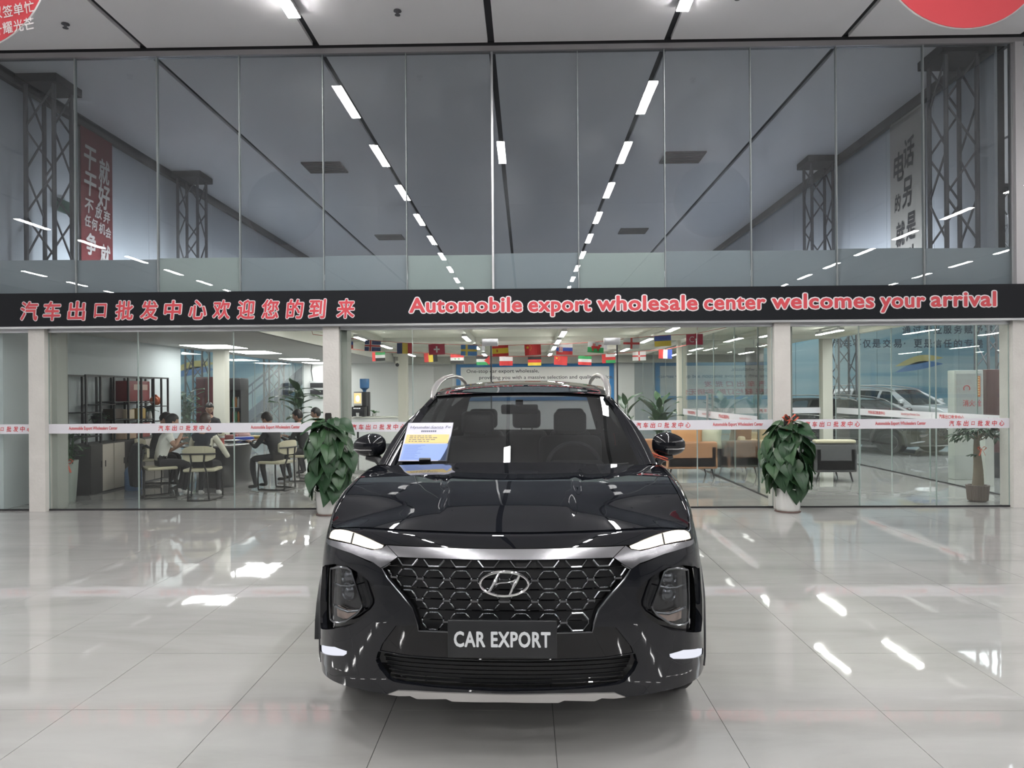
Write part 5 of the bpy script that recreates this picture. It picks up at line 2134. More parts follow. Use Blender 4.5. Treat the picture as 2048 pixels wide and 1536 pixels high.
mb = MB(); mb.lathe([(.04, 0), (.05, .10), (.045, .1), (.002, .02)], 14, 0, Matrix.Translation((0, -.25, .02))); mb.box(-.12, .12, -.33, -.18, 0, .02); mb.build('cup', pot_white, t)
t = thing('water_bottle', 'blue water bottle upside down behind the coffee machine', 'bottle', (cx + .07, 22.50, .88))
mb = MB(); mb.rbox(-.15, .15, -.14, .14, 0, .74, .02); mb.build('dispenser', black_m, t)
mb = MB(); mb.lathe([(.05, .74), (.06, .80), (.14, .86), (.145, 1.10), (.14, 1.14), (.002, 1.14)], 20); mb.build('bottle', mat('bottle_blue', (.05, .17, .38), .15), t)
t = thing('table_plant', 'small bright green plant on the counter right of the coffee machine', 'plant', (cx + .42, 22.2, .88))
mb = MB(); mb.lathe([(.05, 0), (.07, .09), (.06, .09), (.01, .07)], 12); mb.build('pot', pot_white, t)
me = leaf_data('blade', .16, .3, mat('leaf_bright', (.08, .22, .07), .4))
for k in range(12):
    put_leaf(me, t, Vector((0, 0, .09)), k * 2.4, R(-30 - 40 * ((k * 7) % 5) / 5), 0, 1)
t = thing('bar_stool', 'black stool with a flared round foot in front of the white counter', 'stool', (at(716, 890, 21.3).x, 21.3, 0))
mb = MB(); mb.lathe([(.21, 0), (.205, .01), (.08, .035), (.04, .12), (.028, .30), (.026, .62), (.03, .66)], 24); mb.build('pedestal', black_m, t)
mb = MB(); mb.lathe([(.03, .66), (.17, .66), (.19, .69), (.18, .73), (.002, .74)], 24); mb.build('seat', black_m, t)
mb = MB(); mb.tube([(.12 * math.cos(a), .12 * math.sin(a) - .05, .28) for a in np.linspace(0, 2 * PI, 17)], .01, n=6, cap=False); mb.build('footrest', alu_m, t)
t = thing('security_camera', 'small white ball camera under the office ceiling beside the column', 'camera', (at(795, 735, 20).x, 19.98, 2.35))
mb = MB(); mb.box(-.05, .05, .0, .12, .02, .10); mb.build('bracket', beam_m, t)
mb = MB(); mb.ball((0, -.02, -.01), .05); mb.build('lens_ball', black_m, t)

# switch boxes left of the second column
t = thing('fuse_box', 'grey fuse box with two dark windows on the wall left of the second column', 'fuse box', (at(634, 778, 24.1).x, 24.15, at(634, 778, 24.1).z))
mb = MB(); mb.rbox(-.26, .26, -.06, .05, -.26, .26, .01, 2); mb.build('case', mat('fuse_grey', (.45, .46, .46), .5), t)
for z in (.12, -.11):
    mb = MB(); mb.box(-.22, .22, -.068, -.061, z - .08, z + .08); mb.build('window', black_m, t)
mb = MB(); mb.tube([(-.15, 0, .26), (-.20, 0, .6), (-.16, 0, .9)], .012, n=6); mb.build('cable', black_m, t)

# ------------------------------------------------------------------ seating
cream = mat('cream_leather', (.56, .52, .38), .5)
chairfr = mat('chair_frame', (.035, .033, .032), .4, metal=.5)


def make_chair():
    root = thing('dining_chair', 'x', 'chair', group='cream and black chairs round the meeting table')
    mb = MB(); mb.rbox(-.23, .23, -.21, .22, .43, .475, .02); mb.build('seat', cream, root)
    mb = MB()
    for i in range(9):
        pass
    vs, fs = [], []
    nx = 10
    for i in range(nx + 1):
        a = -1 + 2 * i / nx
        x = .23 * a
        y = -.20 - .06 * (1 - a * a)
        hh_ = .115 * (1 - .45 * a ** 4)
        for (dy, z) in ((-.016, .70 - hh_), (-.018, .70), (-.016, .70 + hh_), (.016, .70 + hh_), (.018, .70), (.016, .70 - hh_)):
            vs.append((x, y + dy, z + .0))
    for i in range(nx):
        for j in range(6):
            fs.append((i * 6 + j, i * 6 + (j + 1) % 6, (i + 1) * 6 + (j + 1) % 6, (i + 1) * 6 + j))
    fs.append(tuple(range(6))); fs.append(tuple(nx * 6 + j for j in range(5, -1, -1)))
    mb = MB(); mb.add(vs, fs, 0, True); mb.build('backrest', cream, root)
    mb = MB(); mb.tube([(-.25, -.235, .70), (-.14, -.275, .70), (0, -.285, .70), (.14, -.275, .70), (.25, -.235, .70)], .013, n=6); mb.build('back_rail', chairfr, root)
    for sg in (-1, 1):
        mb = MB(); mb.tube([(sg * .10, -.28, .70), (sg * .085, -.27, .55), (sg * .12, -.24, .42), (sg * .15, -.24, .02)], .013, n=6); mb.build('back_post', chairfr, root)
        mb = MB(); mb.tube([(sg * .21, .20, .43), (sg * .225, .21, .20), (sg * .23, .20, .02)], .013, n=6); mb.build('leg', chairfr, root)
        mb = MB(); mb.tube([(sg * .23, .20, .014), (sg * .21, -.02, .014), (sg * .15, -.24, .014)], .014, n=6); mb.build('runner', chairfr, root)
    mb = MB(); mb.tube([(-.15, -.24, .016), (0, -.26, .016), (.15, -.24, .016)], .014, n=6); mb.build('cross_bar', chairfr, root)
    return root


chair0 = make_chair()
ccm = CH(chair0)
# chair front is +y; rz turns it
TBL = Vector((-5.42, 13.35, 0))
seats = [(-5.66, 11.28, R(-50), 'cream chair at the near left of the table, a black jacket over its back'),
         (-4.86, 11.02, R(8), 'cream chair seen from behind, under the person in a dark vest'),
         (-4.12, 12.15, R(72), 'cream chair at the right of the table, under the person in black leaning in'),
         (-4.02, 13.35, R(85), 'second cream chair along the right of the table'),
         (-4.05, 14.5, R(100), 'third cream chair along the right of the table, behind the pothos'),
         (-6.72, 15.62, R(188), 'cream chair at the far end of the table, under the man with glasses'),
         (-6.50, 12.75, R(-80), 'cream chair on the left of the table in front of the shelf')]
for i, (x, y, rz, lab) in enumerate(seats):
    o = chair0 if i == 0 else copy_tree(chair0, ccm)
    o.location = (x, y, 0); o.rotation_euler = (0, 0, rz); o['label'] = lab

# table
t = thing('meeting_table', 'long dark oval table covered with snacks in the meeting room', 'table', TBL, R(10))
mb = MB(); mb.lathe([(.98, .715), (1.0, .72), (1.0, .745), (.98, .75), (.001, .75)], 48, sx=.84, sy=1.72); mb.build('tabletop', mat('table_top', (.13, .12, .115), .12), t)
mb = MB(); mb.lathe([(.55, 0), (.50, .05), (.42, .35), (.50, .715)], 32, sx=.8, sy=2.0); mb.build('pedestal', mat('table_base', (.03, .03, .032), .4), t)


def small(name, label, cat, loc, fnb, m, group='things on the meeting table', rz=0):
    mb = MB(); fnb(mb)
    o = mb.build(name, m, None, loc)
    o.rotation_euler = (0, 0, rz)
    tag(o, label, cat, group)
    return o


TZ = .75
tp = lambda px, Y: (at(px, 870, Y).x, Y, TZ)
o = small('paper_cup', 'red and white paper cup at the near right edge of the table', 'cup', tp(444, 12.1), lambda mb: mb.lathe([(.030, 0), (.042, .13), (.044, .135), (.040, .13), (.028, .01), (.001, .01)], 18), mat('cup_red', (.55, .12, .10), .5))
mb = MB(); mb.lathe([(.0425, .105), (.044, .135), (.0385, .135)], 18); mb.build('rim', pot_white, o)
small('snack_bag', 'blue snack bag in the middle of the table', 'snack bag', tp(488, 13.0), lambda mb: mb.rbox(-.17, .17, -.10, .10, 0, .07, .03), mat('bag_blue', (.03, .07, .45), .35), rz=.3)
small('snack_bag', 'white and pink snack bag behind the blue one', 'snack bag', tp(484, 13.45), lambda mb: mb.ball((0, 0, .075), (.16, .12, .085)), mat('bag_pink', (.70, .45, .45), .4))
small('snack_bag', 'yellow snack bag right of the blue one', 'snack bag', tp(520, 13.7), lambda mb: mb.rbox(-.18, .18, -.08, .08, 0, .05, .02), mat('bag_yellow', (.62, .47, .14), .45), rz=-.2)
small('snack_bag', 'brown wrapped snacks at the right end of the table', 'snack bag', tp(528, 13.1), lambda mb: [mb.ball((.10 * math.cos(k * 2.4) * (k / 7), .10 * math.sin(k * 2.4) * (k / 7), .022), (.04, .03, .024), seg=8) for k in range(8)], mat('snack_brown', (.34, .20, .08), .5))
small('fruit_plate', 'grey dish on the near part of the table', 'dish', tp(462, 12.6), lambda mb: mb.lathe([(.06, 0), (.10, .01), (.15, .035), (.145, .04), (.09, .018), (.001, .015)], 24), mat('dish_grey', (.35, .38, .40), .3))
small('fruit_plate', 'dark blue dish right of the grey dish', 'dish', tp(496, 12.6), lambda mb: mb.lathe([(.06, 0), (.10, .01), (.15, .035), (.145, .04), (.09, .018), (.001, .015)], 24), mat('dish_blue', (.05, .07, .20), .25))
small('tissue_box', 'reddish tissue box on the table beside the blue bag', 'box', tp(463, 13.3), lambda mb: mb.rbox(-.11, .11, -.06, .06, 0, .09, .01), mat('tissue_red', (.42, .13, .12), .5))
small('drink_glass', 'small brown drink glass in front of the person in white', 'glass', tp(352, 12.0), lambda mb: mb.lathe([(.03, 0), (.036, .10), (.032, .10), (.028, .01), (.001, .01)], 16), mat('tea_brown', (.22, .12, .07), .2))

# ------------------------------------------------------------------ people
skin = mat('skin', (.42, .25, .18), .55)
hair = mat('hair_black', (.012, .010, .010), .45)
cloth_black = mat('cloth_black', (.014, .014, .017), .85)
cloth_navy = mat('cloth_navy', (.022, .025, .034), .85)
cloth_white = mat('cloth_white', (.66, .66, .62), .8)
cloth_ivory = mat('cloth_ivory', (.62, .60, .50), .8)
cloth_dark = mat('cloth_charcoal', (.03, .03, .034), .85)
shoe_w = mat('shoe_white', (.6, .6, .6), .5)
shoe_k = mat('shoe_black', (.02, .02, .02), .5)


def skinned(nodes, edges, root_i, mats_by_bone, name, parent, sub=2):
    """nodes: [(pos, radius)], edges: [(a, b, material index)] -> one continuous skin"""
    me = bpy.data.meshes.new(name)
    me.from_pydata([tuple(n[0]) for n in nodes], [(a, b) for a, b, _ in edges], [])
    o = bpy.data.objects.new(name, me)
    COL.objects.link(o)
    md = o.modifiers.new('skin', 'SKIN')
    me.skin_vertices[0].data.foreach_set('radius', [r for n in nodes for r in ((n[1], n[1]) if not hasattr(n[1], '__len__') else n[1])])
    for i, d in enumerate(me.skin_vertices[0].data):
        d.use_root = (i == root_i)
    ss = o.modifiers.new('sub', 'SUBSURF')
    ss.levels = ss.render_levels = sub
    dg = bpy.context.evaluated_depsgraph_get()
    out = bpy.data.meshes.new_from_object(o.evaluated_get(dg), depsgraph=dg)
    bpy.data.objects.remove(o)
    P = [Vector(n[0]) for n in nodes]
    seg = [(P[a], P[b], m) for a, b, m in edges]
    out.materials.clear()
    for m in mats_by_bone:
        out.materials.append(m)
    mi = []
    for f in out.polygons:
        c = f.center
        best, bm_ = 1e9, 0
        for a, b, m in seg:
            ab = b - a
            t_ = max(0, min(1, (c - a).dot(ab) / max(ab.length_squared, 1e-9)))
            d = (a + ab * t_ - c).length
            if d < best:
                best, bm_ = d, m
        mi.append(bm_)
    out.polygons.foreach_set('material_index', mi)
    out.polygons.foreach_set('use_smooth', [True] * len(mi))
    out.update()
    return link(name, out, parent)


def person(label, loc, rz, lean=.15, top=None, sleeve=None, legs=None, shoe=None, head_turn=0.0, head_down=.2, hair_m=None, armL=None, armR=None, glasses=False, short_sleeve=False, hairlong=0.0, sc=.93):
    """seated figure, facing +y, hips at the origin of the chair seat"""
    root = thing('person', label, 'person', loc, rz)
    top = top or cloth_black; sleeve = sleeve or top; legs = legs or cloth_dark; shoe = shoe or shoe_k
    N, E = [], []

    def nd(p, r):
        N.append((Vector(p), r)); return len(N) - 1
    hip = nd((0, -.02, .56), (.15, .12))
    up = lambda d: Vector((0, -.02 + math.sin(lean) * d, .56 + math.cos(lean) * d))
    wst = nd(up(.16), (.135, .105)); chs = nd(up(.34), (.165, .115)); shl = nd(up(.46), (.12, .09))
    nk = nd(up(.54) + Vector((0, .01, 0)), .052); hd0 = nd(up(.60) + Vector((0, .02, 0)), .05)
    for a, b, m in ((hip, wst, 0), (wst, chs, 0), (chs, shl, 0), (shl, nk, 3), (nk, hd0, 3)):
        E.append((a, b, m))
    for sg, arm in ((-1, armL), (1, armR)):
        s0 = nd(up(.46) + Vector((sg * .155, 0, -.01)), .058)
        E.append((shl, s0, 0))
        hand = Vector(arm) if arm is not None else Vector((sg * .14, .42, .82))
        sh = up(.46) + Vector((sg * .175, 0, -.02))
        mid = (sh + hand) / 2
        d = (hand - sh).length
        bend = math.sqrt(max(0.0, .29 ** 2 - (d / 2) ** 2)) if d < .58 else .02
        el = mid + Vector((sg * .55, -.25, -.80)).normalized() * bend
        e1 = nd(el, .040)
        half = nd((sh + el) / 2, .050)
        E.append((s0, half, 1)); E.append((half, e1, 3 if short_sleeve else 1))
        wr = nd(hand - (hand - el).normalized() * .07, .026)
        E.append((e1, wr, 3 if short_sleeve else 1))
        fd = (hand - el).normalized()
        palm = nd(hand, (.036, .018)); E.append((wr, palm, 3))
        side = fd.cross(Vector((0, 0, 1))).normalized()
        for k, (off, ln) in enumerate(((-.027, .062), (-.009, .072), (.009, .068), (.026, .052))):
            f1 = nd(hand + fd * .045 + side * off, .0095); f2 = nd(hand + fd * (.045 + ln * .6) + side * off + Vector((0, 0, -.014)), .0085); f3 = nd(hand + fd * (.03 + ln) + side * off + Vector((0, 0, -.034)), .0075)
            E.append((palm, f1, 3)); E.append((f1, f2, 3)); E.append((f2, f3, 3))
        th = nd(hand - fd * .01 - side * sg * .042, .011); th2 = nd(hand + fd * .025 - side * sg * .055 + Vector((0, 0, -.012)), .0085)
        E.append((palm, th, 3)); E.append((th, th2, 3))
    for sg in (-1, 1):
        h0 = nd((sg * .095, .02, .545), .092); kn = nd((sg * .13, .42, .53), .062); th_ = nd((sg * .115, .22, .54), .078)
        cf = nd((sg * .135, .42, .36), .055); an = nd((sg * .14, .36, .09), .036)
        hl = nd((sg * .14, .34, .045), .036); to = nd((sg * .15, .50, .035), (.042, .028))
        for a, b, m in ((hip, h0, 2), (h0, th_, 2), (th_, kn, 2), (kn, cf, 2), (cf, an, 2), (an, hl, 4), (hl, to, 4)):
            E.append((a, b, m))
    body = skinned(N, E, 0, [top, sleeve, legs, skin, shoe], 'body', root)
    # head, shaped, with face
    hc = up(.60) + Vector((0, .035, .115))
    HM = Matrix.Translation(hc) @ Matrix.Rotation(head_turn, 4, 'Z') @ Matrix.Rotation(-head_down, 4, 'X')
    vs, fs = [], []
    nr, ns = 18, 24
    for i in range(nr + 1):
        th = PI * i / nr
        for j in range(ns):
            a = 2 * PI * j / ns
            x = .076 * math.sin(th) * math.cos(a); y = .096 * math.sin(th) * math.sin(a); z = .118 * math.cos(th)
            if z < 0:
                k = 1 + z * 2.2 * .9
                x *= min(1.0, max(.55, k + .16)); y *= min(1.0, max(.72, k + .16)) if y < 0 else min(1.0, max(.84, k + .30))
            if y > 0:
                # nose, brow, eye sockets, mouth, chin
                nose = math.exp(-(x / .012) ** 2) * math.exp(-((z + .018) / .020) ** 2)
                y += .022 * nose
                y -= .008 * math.exp(-((abs(x) - .030) / .014) ** 2) * math.exp(-((z - .005) / .012) ** 2)
                y += .005 * math.exp(-(x / .022) ** 2) * math.exp(-((z + .055) / .008) ** 2)
                y += .006 * math.exp(-(x / .02) ** 2) * math.exp(-((z + .092) / .014) ** 2)
            vs.append((x, y, z))
    for i in range(nr):
        for j in range(ns):
            fs.append((i * ns + j, (i + 1) * ns + j, (i + 1) * ns + (j + 1) % ns, i * ns + (j + 1) % ns))
    mb = MB(); mb.add(vs, fs, 0, True, HM)
    for sg in (-1, 1):
        mb.ball((sg * .075, -.005, -.012), (.010, .018, .030), 0, 8, HM)
        mb.ball((sg * .029, .083, .004), (.013, .008, .006), 1, 8, HM)
        mb.ball((sg * .029, .090, .004), (.005, .003, .005), 2, 8, HM)
        mb.ball((sg * .030, .090, .024), (.017, .006, .003), 2, 8, HM)
    mb.ball((0, .092, -.056), (.020, .006, .004), 3, 8, HM)
    hd = mb.build('head', [skin, mat('eye_white', (.6, .6, .6), .3), hair, mat('lips', (.38, .15, .13), .5)], root)
    # hair cap with thickness and a hairline
    vs, fs = [], []
    for i in range(nr + 1):
        th = PI * i / nr
        for j in range(ns):
            a = 2 * PI * j / ns
            s_ = math.sin(a)
            lim = PI * (.40 if s_ > .3 else (.72 + hairlong if s_ < -.2 else .55 + hairlong * .8))
            q = min(th, lim)
            rr_ = 1.10 + .025 * math.sin(j * 5 + i * 3)
            rr_ = rr_ if th < lim - .05 else 1.0
            z = .126 * math.cos(q)
            kx = 1 if z > 0 else 1 + z * .9
            vs.append((.079 * rr_ * math.sin(q) * math.cos(a) * kx, -.006 + .100 * rr_ * math.sin(q) * s_ * kx, z + .006))
    for i in range(nr):
        for j in range(ns):
            fs.append((i * ns + j, (i + 1) * ns + j, (i + 1) * ns + (j + 1) % ns, i * ns + (j + 1) % ns))
    mb = MB(); mb.add(vs, fs, 0, True, HM); mb.build('hair', hair_m or hair, root)
    if glasses:
        mb = MB()
        for sg in (-1, 1):
            mb.tube([HM @ Vector((sg * .030 + .018 * math.cos(a), .102, .002 + .014 * math.sin(a))) for a in np.linspace(0, 2 * PI, 13)], .0018, n=4, cap=False)
            mb.tube([HM @ Vector((sg * .048, .100, .004)), HM @ Vector((sg * .078, .0, .002))], .0018, n=4)
        mb.tube([HM @ Vector((-.012, .104, .004)), HM @ Vector((.012, .104, .004))], .0018, n=4)
        mb.build('glasses', black_m, root)
    root.scale = (sc, sc, sc)
    return root


def on_chair(i, dz=.008, **k):
    x, y, rz, _ = seats[i]
    return dict(loc=(x, y, dz), rz=rz, **k)


person('person in a white T-shirt, hand at the face, left end of the table', **on_chair(0), lean=.34, top=cloth_white, sleeve=cloth_white, legs=cloth_black, shoe=shoe_w, short_sleeve=True, armR=(.13, .36, 1.10), armL=(-.10, .40, .84), head_down=.25)
brown_hair = mat('hair_brown', (.045, .026, .020), .5)
person('person seen from behind in a dark vest over ivory sleeves', **on_chair(1), lean=.22, top=cloth_navy, sleeve=cloth_ivory, legs=cloth_black, shoe=shoe_w, armR=(.30, .22, .72), armL=(-.10, .46, .86), hair_m=brown_hair, hairlong=.05, head_down=.3)
person('person in black leaning over the right side of the table', **on_chair(2), lean=.34, armL=(-.10, .52, .84), armR=(.12, .50, .84), head_down=.5)
person('person in black on the second chair along the right of the table', **on_chair(3), lean=.22, armL=(-.1, .46, .86), armR=(.12, .46, .86), head_down=.3)
person('dark haired person in black half hidden behind the pothos', **on_chair(4), lean=.15, head_down=.2)
person('person with glasses in black at the far end of the table looking down', **on_chair(5), lean=.10, glasses=True, head_down=.35, head_turn=.25, sc=1.0)
person('person in black in front of the shelf, between the white and the dark vest', **on_chair(6), lean=.36, head_down=.6, armL=(-.1, .52, .86), armR=(.12, .50, .86))
# jacket on the first chair
o = None
mb = MB()
vs, fs = [], []
for i in range(13):
    a = -1 + 2 * i / 12
    for j, (z, yo) in enumerate(((.78, -.19), (.825, -.24), (.80, -.30), (.62, -.335), (.42, -.345), (.22, -.33), (.20, -.31), (.42, -.315), (.62, -.30), (.76, -.27))):
        vs.append((.27 * a * (1 + .05 * math.sin(z * 20)), yo - .05 * (1 - a * a) + .012 * math.sin(i * 1.7 + z * 9), z + .012 * math.sin(i * 2.1)))
for i in range(12):
    for j in range(9):
        fs.append((i * 10 + j, (i + 1) * 10 + j, (i + 1) * 10 + j + 1, i * 10 + j + 1))
mb.add(vs, fs, 0, True)
o = mb.build('jacket', cloth_black, None, (seats[0][0], seats[0][1], 0))
o.rotation_euler = (0, 0, seats[0][2])
sm = o.modifiers.new('thick', 'SOLIDIFY'); sm.thickness = .01
tag(o, 'black jacket hung over the back of the near left chair', 'jacket')

# ------------------------------------------------------------------ shelf and cabinets along the left wall
dkwood = mat('cabinet_dark', (.035, .033, .033), .5)
beige = mat('cabinet_beige', (.46, .42, .37), .5)
ya, yb = 11.45, 14.1
KY = (yb - ya) / 3.65
ky = lambda y: ya + (y - 11.45) * KY
for i in range(4):
    y0 = ya + i * (yb - ya) / 4
    y1 = y0 + (yb - ya) / 4 - .004
    t = thing('cabinet', ['low cabinet nearest the glass on the left wall', 'second low cabinet on the left wall with a beige door', 'third low cabinet on the left wall behind the blue jug',
                          'farthest low cabinet on the left wall'][i], 'cabinet', (-7.22, (y0 + y1) / 2, 0), 0, 'low cabinets under the shelf')
    hw = (y1 - y0) / 2
    mb = MB(); mb.box(0, .38, -hw, hw, .0, .80); mb.build('body', dkwood, t)
    for k, (a, b) in enumerate(((-hw + .01, -.005), (.005, hw - .01))):
        mb = MB(); mb.box(.38, .398, a, b, .03, .78)
        dr = mb.build('door', beige if (i + k) % 2 else dkwood, t)
        mb = MB(); mb.tube([(.415, (b if k == 0 else a) + (-.05 if k == 0 else .05), z) for z in (.42, .52)], .008, n=6); mb.build('handle', black_m, dr)
SH = thing('display_shelf', 'black metal display shelf of uneven cubes on the low cabinets', 'shelf', (-7.22, 0, .80))
ys_ = [ky(q) for q in (11.45, 12.0, 12.55, 13.15, 13.75, 14.35, 14.75, 15.1)]
top = 1.10
for y in ys_:
    for x in (.03, .33):
        mb = MB(); mb.box(x - .015, x + .015, y - .015, y + .015, 0, top); mb.build('upright', black_m, SH)
for x in (.03, .33):
    mb = MB(); mb.box(x - .012, x + .012, ya, yb, top - .025, top); mb.build('rail', black_m, SH)
levels = [(0, 1, .50), (1, 2, .62), (2, 3, .66), (2, 3, .36), (3, 4, .62), (3, 4, .34), (4, 5, .64), (4, 5, .33), (5, 7, .56), (5, 7, .28), (1, 2, .26), (0, 1, .12)]
for a, b, z in levels:
    mb = MB(); mb.box(.02, .34, ys_[a] + .015, ys_[b] - .015, z - .012, z + .006); mb.build('shelf_board', black_m, SH)
zz = lambda z: .80 + z + .006


def sitem(name, label, cat, y, z, fnb, m, x=-7.04):
    o = small(name, label, cat, (x, ky(y), zz(z)), fnb, m, 'things on the display shelf')
    o.scale = (1, KY, 1)
    return o


giftm = mat('gift_red', (.22, .03, .034), .4)
o = sitem('gift_box', 'large red gift box at the top of the display shelf', 'box', 13.72, .655, lambda mb: mb.rbox(-.12, .12, -.52, .52, 0, .36, .01), giftm)
mb = MB(); mb.box(.121, .124, -.25, .40, .20, .30); mb.build('print', mat('gift_print', (.55, .40, .35), .5), o)
sitem('carton', 'pale beige carton in the middle of the display shelf', 'box', 13.38, .345, lambda mb: mb.rbox(-.10, .10, -.18, .18, 0, .17, .008), mat('carton_pale', (.55, .47, .35), .6))
sitem('carton', 'dark brown carton left of the pale one on the display shelf', 'box', 12.86, .365, lambda mb: mb.rbox(-.10, .10, -.18, .18, 0, .17, .008), mat('carton_brown', (.06, .04, .03), .6))
sitem('carton', 'yellow cup shaped tin on the display shelf right of the pale carton', 'tin', 14.02, .335, lambda mb: mb.rbox(-.08, .08, -.12, .12, 0, .19, .01), mat('tin_yellow', (.50, .34, .10), .5))
sitem('carton', 'peach coloured carton on the lowest level of the display shelf', 'box', 13.35, 0, lambda mb: mb.rbox(-.12, .12, -.24, .24, 0, .20, .008), mat('carton_peach', (.58, .40, .28), .6))
sitem('carton', 'dark red carton on the lowest level of the display shelf', 'box', 14.1, 0, lambda mb: mb.rbox(-.10, .10, -.2, .2, 0, .26, .008), mat('carton_red', (.30, .06, .05), .5))
sitem('gourd', 'orange round ornament on the upper right of the display shelf', 'ornament', 14.85, .575, lambda mb: (mb.ball((0, -.07, .08), .085), mb.ball((0, .07, .08), .085), mb.ball((0, 0, .15), .05)), mat('orange', (.55, .13, .04), .4))
t = thing('bonsai', 'dark pot plant on the left part of the display shelf', 'plant', (-7.04, ky(12.28), zz(.265)), 0, 'things on the display shelf')
mb = MB(); mb.lathe([(.07, 0), (.11, .12), (.12, .16), (.10, .16), (.01, .12)], 16); mb.build('pot', black_m, t)
for k in range(14):
    put_leaf(leaf_b if False else heart[1], t, Vector((0, 0, .16)), k * 2.4, R(-35 + 60 * ((k * 3) % 7) / 7), 0, .9)
t = thing('vase', 'white vase with leaves on the right of the display shelf', 'vase', (-7.04, ky(14.55), zz(.285)), 0, 'things on the display shelf')
mb = MB(); mb.lathe([(.03, 0), (.045, .05), (.035, .14), (.02, .18), (.026, .20), (.001, .20)], 16); mb.build('body', pot_white, t)
for k in range(9):
    put_leaf(heart[0], t, Vector((0, 0, .19)), k * 2.4, R(-60 + 50 * (k % 3) / 2), 0, .7)
t = thing('water_jug', 'blue water jug on the floor beside the low cabinets', 'jug', inpos(266, 12.1))
mb = MB(); mb.lathe([(.12, 0), (.135, .02), (.135, .30), (.12, .36), (.05, .42), (.03, .44), (.03, .48), (.001, .48)], 24); mb.build('body', mat('jug_blue', (.10, .17, .30), .2), t)
for z in (.10, .20, .29):
    mb = MB(); mb.tube([(.136 * math.cos(a), .136 * math.sin(a), z) for a in np.linspace(0, 2 * PI, 25)], .006, n=5, cap=False); mb.build('ring', mat('jug_blue', (.1, .17, .3)), t)
# dark red panel and drinks fridge
p = at(409, 780, 17.0)
t = thing('red_cabinet', 'tall dark red cabinet behind the table left of the inner column', 'cabinet', (p.x, 17.2, 0))
mb = MB(); mb.rbox(-.20, .20, -.2, .2, 0, 1.98, .01, 2); mb.build('body', mat('cabinet_red', (.085, .016, .02), .4), t)
mb = MB(); mb.box(-.005, .005, -.205, -.19, .06, 1.94); mb.build('door_gap', black_m, t)
p = at(469, 790, 17.4)
t = thing('drinks_fridge', 'slim black drinks fridge with a glass door right of the inner column', 'fridge', (p.x, 17.6, 0))
t.scale = (.62, 1, 1)
mb = MB(); mb.box(-.26, .26, .22, .26, .0, 1.92); mb.box(-.26, -.22, -.22, .22, 0, 1.92); mb.box(.22, .26, -.22, .22, 0, 1.92); mb.rbox(-.27, .27, -.25, .25, 1.66, 1.96, .03); mb.box(-.26, .26, -.25, .25, 0, .2); mb.build('case', black_m, t)
for z in (.55, .9, 1.25):
    mb = MB(); mb.box(-.22, .22, -.18, .2, z, z + .012); mb.build('shelf_board', alu_m, t)
mb = MB(); mb.box(-.2, .2, -.235, -.225, .22, 1.64); mb.build('door', glass_m, t)
cans = [mat('can_orange', (.6, .22, .05), .3), mat('can_white', (.6, .6, .6), .3), mat('can_red2', (.5, .05, .05), .3), mat('can_green', (.08, .3, .15), .3)]
for zi, z in enumerate((.202, .562, .912, 1.262)):
    for k in range(4):
        mb = MB(); mb.lathe([(.026, 0), (.027, .02), (.027, .19), (.018, .22), (.012, .25), (.001, .25)], 10)
        o = mb.build('drink_bottle', cans[(k + zi) % 4], None, (p.x - .093 + k * .062, 17.56, z))
        tag(o, '%s drink bottle, %s from the left on the %s fridge shelf' % (['orange', 'white', 'red', 'green'][(k + zi) % 4], ['first', 'second', 'third', 'fourth'][k], ['bottom', 'second lowest', 'second highest', 'top'][zi]), 'bottle', 'bottles in the drinks fridge')

# staircase in the side hall
s0, s1 = at(478, 815, 25.6), at(640, 715, 25.6)
t = thing('staircase', 'blue grey steel staircase rising to the right behind the meeting room', 'staircase', (0, 0, 0))
stm = mat('stair_steel', (.10, .14, .20), .5)
for dy in (0, .9):
    mb = MB(); mb.bar(s0 + Vector((0, dy, -.6)), s1 + Vector((0, dy, -.0)), .06, .30); mb.build('stringer', stm, t)
    mb = MB(); mb.bar(s0 + Vector((0, dy, .45)), s1 + Vector((0, dy, 1.0)), .05, .05); mb.build('handrail', stm, t)
for k in range(13):
    q_ = (s0 + Vector((0, 0, -.6))).lerp(s1, k / 12)
    mb = MB(); mb.box(q_.x - .14, q_.x + .14, q_.y + .03, q_.y + .87, q_.z, q_.z + .03); mb.build('tread', stm, t)
    if k % 2 == 0:
        mb = MB(); mb.tube([q_, q_ + Vector((0, 0, 1.0))], .015, n=6); mb.build('baluster', stm, t)
for f in (.0, 1.0):
    q_ = (s0 + Vector((0, 0, -.6))).lerp(s1, f)
    for dy in (0, .9):
        mb = MB(); mb.box(q_.x - .04, q_.x + .04, q_.y + dy - .04, q_.y + dy + .04, 0, q_.z); mb.build('post', stm, t)


